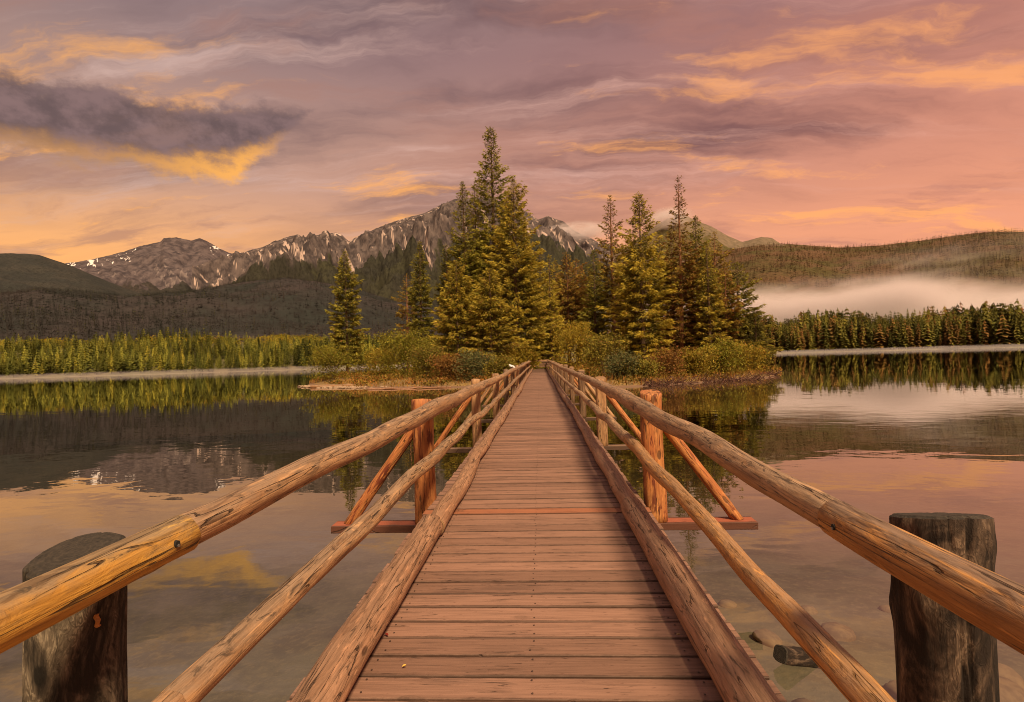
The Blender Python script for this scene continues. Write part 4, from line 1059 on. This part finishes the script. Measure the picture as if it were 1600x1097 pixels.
# top rails: a thin near log ends just past the stump, the next thickens towards the first post
for s, mats in ((-1, (M['golden'], M['rail'])), (1, (M['amber'], M['rail']))):
    z_near = 1.0 if s < 0 else 0.925
    yj = 1.49 if s < 0 else 1.80
    x = s*1.04
    # near log, seen with its bolt hole
    nl = log('handrail', (x, -1.2, z_near+0.005), (x, yj, z_near), 0.051 if s < 0 else 0.061, 0.0565 if s < 0 else 0.063, mats[0], 40+s, 0.006, 0.035, 36, 0.05, knots=5)
    d = 0.22
    ang = 0.30
    hx = x-s*(0.0550 if s < 0 else 0.0615)*math.cos(ang)*0.97; hz = z_near-0.061*math.sin(ang)*0.0+0.004
    hole = log('bolt_hole_shade', (hx-s*0.0035, yj-0.10, hz), (hx+s*0.02, yj-0.10, hz), 0.0105, 0.0105, M['hole'], 3, 0, 0, 14, 0.01, M['hole'], parent=nl, knots=0)  # solid near-black plug; its colour paints the shade inside the hole
    log('bolt', (hx-s*0.0055, yj-0.098, hz-0.005), (hx+s*0.015, yj-0.098, hz-0.005), 0.0050, 0.0050, M['steel'], 4, 0, 0, 10, 0.01, M['steel'], parent=nl, knots=0)
    run = [(x, yj+0.003, z_near+0.002, 0.053 if s < 0 else 0.057), (x+s*0.0, 5.85, 1.0 if s < 0 else 0.985, 0.086)]
    run += far_pts(x, 0.985, 0.078, 0.075, 10.2)
    rail_run('handrail', run, [mats[1]], 60+s*9, 0.013, 0.065, 28, 0.06)
    # middle rails
    zm = 0.525 if s < 0 else 0.415
    ym = 1.42 if s < 0 else 1.50
    log('middle_rail', (s*1.03, -1.2, zm-0.01), (s*1.03, ym, zm), 0.050, 0.052, M['amber'] if s > 0 else M['rail'], 80+s, 0.006, 0.05, 28, 0.06)
    run = [(s*1.03, ym+0.003, zm+0.002, 0.050), (s*1.035, 5.9, 0.53, 0.062)] + far_pts(s*1.03, 0.52, 0.058, 0.055, 10.4)
    rail_run('middle_rail', run, [M['amber'] if s > 0 else M['rail'], M['rail']], 100+s*9, 0.02, 0.09, 22, 0.07)
    # kerb logs lying on the deck
    xk = -0.905 if s < 0 else 0.85
    run = [(xk, -1.2, 0.100, 0.100), (xk, 4.30 if s < 0 else 4.75, 0.100, 0.098)]
    run2 = [(s*0.875, run[-1][1]+0.004, 0.088, 0.086)] + [(q[0], q[1], q[3], q[3]) for q in far_pts(s*0.875, 0.09, 0.088, 0.085, 9.0, 0, 0.03)]
    rail_run('kerb_log', run, [M['curb']], 140+s*9, 0.012, 0.055, 32, 0.07)
    rail_run('kerb_log', run2, [M['curb']], 160+s*9, 0.02, 0.07, 22, 0.09)

# posts with their braces on outrigger beams
for i, y in enumerate(POST_Y):
    first = i == 0
    bm_ = link('cross_beam', board_mesh('cross_beam', 4.46 if first else 4.3, 0.20, 0.075, i, 0.004, 0.001), bridge, [M['beam_red'] if first else M['beam_old']])
    bm_.location = (0, y-0.02, -0.29+0.0)
    # the beam runs right under the stringers; blocks lift its ends to the posts' feet
    bm_.location.z = -0.2885
    if first: bm_['label'] = 'reddish cross beam carrying the first pair of posts'
    for s in (-1, 1):
        x = s*1.225
        zt = 1.07+rs0.uniform(-.03, .03) if not first else (1.065 if s < 0 else 1.09)
        r = 0.112 if first else rs0.uniform(.085, .105)
        m = M['new'] if first else (M['oldpost'] if rs0.random() < .75 else M['rail'])
        p = log('post', (x, y, -0.248), (x+rs0.uniform(-.015, .015), y, zt), r, r*0.97, m, 200+i*2+s, 0.006, 0.06, 24 if i < 3 else 12, 0.07 if i < 3 else 0.2, M['new'] if first else M['end_light'],
                sq=0.55, knots=5, tilt1=(0.0, 0.18*s))
        if first: p['label'] = 'fresh orange post with dark red streaks'
        br = log('brace', (s*2.06, y, -0.245), (s*1.30, y, 0.80), 0.058, 0.055, M['new'] if first or i % 3 == 1 else M['rail'], 240+i*2+s, 0.006, 0.06, 16 if i < 3 else 10, 0.08 if i < 3 else 0.25, M['end_dark'], knots=4, tilt0=(0, -0.7))
        # pile in the water below the beam
        log('pile', (s*1.0, y, -4.2), (s*1.0, y, -0.328), 0.10, 0.095, M['oldpost'], 300+i*2+s, 0.01, 0.05, 10, 0.4, M['end_dark'], knots=0)

STUMPS = []
# the two big weathered stumps at the near end
for s, (x, y, zt, r, m, t1) in ((-1, (-1.225, 1.335, 0.998, 0.105, M['stump'], 0)), (1, (1.245, 1.63, 0.980, 0.116, M['stump_r'], 0))):
    st = log('stump_post', (x+0.01*s, y, -2.3), (x, y, zt), r*1.06, r, m, 400+s, 0.004, 0.045, 132, 0.025, M['end_dark'], sq=0.12, knots=10, cracks=11, tilt1=((-0.0, 0.22) if s < 0 else (0.0, -0.25)))
    STUMPS.append(st.name)
    st['label'] = 'weathered grey stump post at the near left' if s < 0 else 'weathered brown stump post at the near right'
# a patch of freshly torn wood on the left stump
d0 = ray(152, 970); cx0, cy0, r0 = -1.225, 1.335, 0.109
A = d0.x**2+d0.y**2; B = 2*((CAM.x-cx0)*d0.x+(CAM.y-cy0)*d0.y); Cq = (CAM.x-cx0)**2+(CAM.y-cy0)**2-r0**2
hit = CAM+d0*((-B-math.sqrt(max(0, B*B-4*A*Cq)))/(2*A)); nr = math.atan2(hit.y-cy0, hit.x-cx0)
chip = link('torn_wood', board_mesh('torn_wood', 0.034, 0.012, 0.008, 3, 0.004, 0.003), None, [M['chip']])
chip.parent = bpy.data.objects[STUMPS[0]]
chip.matrix_local = LOG_MW[STUMPS[0]].inverted() @ (Matrix.Translation(hit) @ Matrix.Rotation(nr, 4, 'Z') @ Matrix.Rotation(R_(90), 4, 'Y') @ Matrix.Rotation(R_(8), 4, 'Z'))
# rail across the far end
for k, z in enumerate((0.30, 0.58, 0.86, 1.06)):
    o = link('end_board', board_mesh('end_board', 2.4, 0.05, 0.16, k, .004, .002), bridge, [M['plank'] if k < 3 else M['rail']]); o.location = (0, BR_END+0.25, z)
for sx in (-1.0, 1.0):
    log('post', (sx, BR_END+0.36, -0.4), (sx, BR_END+0.36, 1.15), 0.08, 0.08, M['oldpost'], 500+int(sx), 0.004, 0.05, 10, 0.3)

# small information panel beyond the left rail
def info_panel():
    y = 21.0; c = at(803, 572, y); root = empty('information_panel', (c.x-0.08, y, iz(c.x, y) if False else -1.0))
    tag(root, 'small tilted white information panel above the left handrail', 'sign')
    b = link('panel', board_mesh('panel', 0.26, 0.15, 0.02, 1, .003, 0), root, [M['panel']]); b.location = (0, 0, c.z+1.0); b.rotation_euler = (R_(38), R_(18), R_(35))
    p = link('post', board_mesh('post', 2.2+c.z-0.2, 0.07, 0.07, 2, .004, 0), root, [M['oldpost']]); p.rotation_euler = (0, R_(90), 0); p.location = (0, 0, (c.z+1.0)/2-0.6+0.10)
info_panel()

# ------------------------------------------------------------------ shore things
def fallen_log(label, a, b, r0, r1, seed, mat):
    o = log('fallen_log', a, b, r0, r1, mat, seed, 0.05, 0.08, 12, 0.3, M['end_light'], knots=8)
    o.parent = None; o.matrix_world = LOG_MW[o.name]
    tag(o, label, 'log', 'logs at the island shore'); return o
a = on_water(486, 606); b = on_water(738, 600)
fallen_log('long fallen log lying along the waterline left of the bridge', (a.x, a.y, WATER+0.10), (b.x, b.y+0.4, WATER+0.14), 0.17, 0.12, 601, M['rail'])
a = on_water(575, 609); b = on_water(705, 606)
fallen_log('shorter thin log floating in front of the long fallen log', (a.x, a.y, WATER+0.03), (b.x, b.y, WATER+0.05), 0.09, 0.06, 602, M['curb'])

tp = on_water(1252, 1040)
o = log('sunken_timber', (tp.x-0.16, tp.y-0.02, WATER+0.10), (tp.x+0.45, tp.y+0.25, WATER-0.10), 0.062, 0.055, M['stump_r'], 611, 0.01, 0.12, 18, 0.06, M['end_dark'], sq=0.5)
o.parent = None; o.matrix_world = LOG_MW[o.name]; tag(o, 'dark waterlogged timber poking out of the water below the right middle rail', 'timber')

def leaf(label, px, py, col, size, seed):
    rs = np.random.RandomState(seed); d = ray(px, py); p = CAM+d*((0.008-CAM.z)/d.z)
    th = np.linspace(0, 2*math.pi, 10, endpoint=False); rr = size*(0.6+0.4*np.abs(np.cos(th)))*rs.uniform(.8, 1.1, 10)
    v = [(rr[i]*math.cos(th[i]), rr[i]*0.7*math.sin(th[i]), 0.004+0.006*abs(math.sin(th[i]))) for i in range(10)]+[(0, 0, 0.002)]
    me = bpy.data.meshes.new('fallen_leaf'); me.from_pydata(v, [], [(i, (i+1) % 10, 10) for i in range(10)]); me.update()
    o = link('fallen_leaf', me, None, [plain('leaf_'+col[0], col[1], 0.6)], p); o.rotation_euler = (0, 0, rs.uniform(0, 6)); tag(o, label, 'leaf', 'fallen leaves on the deck')
leaf('tiny dark red leaf on the deck against the left kerb log', 604, 993, ('red', (0.20, 0.02, 0.015)), 0.016, 1)
leaf('tiny yellow leaf on the deck near the left kerb log', 632, 1042, ('yellow', (0.60, 0.36, 0.05)), 0.012, 2)
leaf('tiny pale leaf on the right half of the deck', 1060, 993, ('pale', (0.55, 0.40, 0.20)), 0.010, 3)

def stone_mesh(seed):
    import bmesh
    bm = bmesh.new(); bmesh.ops.create_icosphere(bm, subdivisions=3, radius=1.0)
    for v in bm.verts:
        n = noise.fractal(v.co*0.9+Vector((seed*5.0, 0, 0)), 0.9, 2.0, 4); v.co *= 1+0.22*n; v.co.z *= 0.55
    me = bpy.data.meshes.new('stone'); bm.to_mesh(me); bm.free(); me.polygons.foreach_set('use_smooth', [True]*len(me.polygons)); return me
def stones():
    m, g, b = new_mat('lake_stone'); n = g.noise(obj_coords(g), 2.2, 6.0, .6); rn = obj_random(g)
    c = g.mix(g.step(n, .35, .65), (0.30, 0.20, 0.135), (0.19, 0.125, 0.09)); c = g.mix(g.mul(rn, .5), c, (0.42, 0.30, 0.21))
    g.nt.links.new(c, b.inputs['Base Color']); b.inputs['Roughness'].default_value = 0.8
    ms = [stone_mesh(k) for k in range(6)]
    for q in ms: q.materials.append(m)
    rs = random.Random(8)
    for i in range(90):
        x = rs.uniform(1.6, 9.5); y = rs.uniform(0.8, 7.0); r = rs.uniform(.08, .26)*(1.5 if rs.random() < .15 else 1)
        z = float(ground_z(np.array([x]), np.array([y]))[0])
        if z+r*.9 > WATER-0.06: r = max(.04, (WATER-0.08-z)/.95)
        o = bpy.data.objects.new('lake_stone', ms[i % 6]); COL.objects.link(o); o.location = (x, y, z+r*.12); o.scale = (r*rs.uniform(.9, 1.5), r*rs.uniform(.8, 1.2), r); o.rotation_euler = (0, 0, rs.uniform(0, 6.28))
        tag(o, 'rounded stone on the lake bed in the shallows right of the bridge', 'stone', 'stones on the lake bed')
    # gravel at the left tip: uncountable
    P = []; 
    for i in range(420):
        t = rs.random(); p = on_water(470+t*150+rs.uniform(-6, 6), 604.5+2.0*math.sin(t*3)); P.append((p.x+rs.gauss(0, .4), p.y+rs.uniform(-.2, 1.2), WATER+rs.uniform(-.02, .08), rs.uniform(.06, .20)))
    V = []; F = []; src = bpy.data.meshes.new('t'); import bmesh
    bm = bmesh.new(); bmesh.ops.create_icosphere(bm, subdivisions=1, radius=1.0); bm.to_mesh(src); bm.free()
    for (x, y, z, r) in P:
        b0 = len(V); V += [(x+v.co.x*r*rs.uniform(.8, 1.4), y+v.co.y*r*rs.uniform(.8, 1.3), z+v.co.z*r*.55) for v in src.vertices]; F += [tuple(b0+i for i in p.vertices) for p in src.polygons]
    me = bpy.data.meshes.new('shore_gravel'); me.from_pydata(V, [], F); me.update(); me.materials.append(m)
    tag(link('shore_gravel', me), 'pale gravel and cobbles at the left tip of the island', 'gravel', kind='stuff')
stones()

# ------------------------------------------------------------------ mist
def fog(name, label, centre, half, density, seed, rotz=0.0, scale=2.0, lo=0.40, hi=0.70, bank=False, col=(0.99, 0.91, 0.95)):
    """a body of drifting fog; density fades to nothing at its skin and is broken up by noise. A bank is filled to its base and ragged on top"""
    import bmesh
    bm = bmesh.new()
    if bank: bmesh.ops.create_cube(bm, size=2.0)
    else: bmesh.ops.create_icosphere(bm, subdivisions=3, radius=1.0)
    me = bpy.data.meshes.new(name); bm.to_mesh(me); bm.free()
    m = bpy.data.materials.new(name); m.use_nodes = True; nt = m.node_tree; nt.nodes.clear(); g = G(nt)
    co = obj_coords(g)
    sx = scale*half[0]/max(half[1], half[2]*4)
    nz = g.noise(g.vmath('ADD', g.vmath('MULTIPLY', co, (sx, scale, scale*0.7)), (seed*3.1, seed, 0)), 1.0, 6.0, 0.62, 0.5)
    if bank:
        x, y, z = g.sep(co)
        ends = g.mul(g.step(g.math('ABSOLUTE', x), 1.0, 0.70), g.step(g.math('ABSOLUTE', y), 1.0, 0.4))
        topn = g.add(z, g.mul(g.sub(nz, 0.5), 2.0))
        fall = g.mul(g.mul(ends, g.step(topn, 0.80, 0.15)), g.step(z, 1.0, 0.75))
        den = g.mul(fall, density)
    else:
        ln = g.new('ShaderNodeVectorMath'); ln.operation = 'LENGTH'; nt.links.new(co, ln.inputs[0])
        den = g.mul(g.mul(g.step(ln.outputs['Value'], 1.0, 0.25), g.step(nz, lo, hi)), density)
    vol = g.new('ShaderNodeVolumePrincipled'); vol.inputs['Color'].default_value = (*col, 1); vol.inputs['Anisotropy'].default_value = 0.1
    nt.links.new(den, vol.inputs['Density']); nt.links.new(vol.outputs[0], g.new('ShaderNodeOutputMaterial').inputs['Volume'])
    o = link(name, me, None, [m], centre); o.scale = half; o.rotation_euler = (0, 0, rotz); tag(o, label, 'mist', kind='stuff')
    return o
def mid_at(px, py, dist): d = ray(px, py); d = d/math.hypot(d.x, d.y); return CAM+d*dist
c = mid_at(1510, 507, 660); fog('fog_bank', 'thick pale fog bank between the right wood and the hill', c, (400, 60, 62), 0.07, 1, R_(-38), 2.0, bank=True)
c = mid_at(1275, 500, 650); fog('fog_bank', 'fog bank reaching in behind the right tip of the island', c, (110, 50, 50), 0.07, 2, R_(-26), 2.0, bank=True)
c = mid_at(1500, 405, 1000); fog('mist_wisp', 'thin mist climbing the wooded hill on the right', c, (210, 60, 40), 0.008, 3, R_(-40), 2.4, 0.42, 0.70)
c = mid_at(900, 362, 2850); fog('cloud_wisp', 'low cloud drifting across the right shoulder of the mountain', c, (230, 120, 62), 0.030, 4, R_(-6), 2.2, 0.36, 0.62)
c = mid_at(1046, 340, 2450); fog('cloud_wisp', 'small cloud cap on the rounded hill', c, (130, 80, 55), 0.030, 5, R_(-15), 2.0, 0.34, 0.62)
c = mid_at(600, 505, 1100); fog('mist_wisp', 'small patch of mist low on the slope behind the left trees', c, (130, 50, 18), 0.03, 6, R_(20), 2.0, 0.35, 0.65)
fog('lake_mist', 'low white mist lying on the water along the left shore', (-138, 172, WATER+0.75), (125, 5.0, 1.15), 0.045, 7, R_(17), 2.0, bank=True)
c = on_water(1430, 546.5); fog('lake_mist', 'low pale mist lying on the water along the right shore', (c.x*0.93, c.y*0.93, WATER+1.1), (250, 10, 1.8), 0.035, 8, R_(-24), 2.0, bank=True)
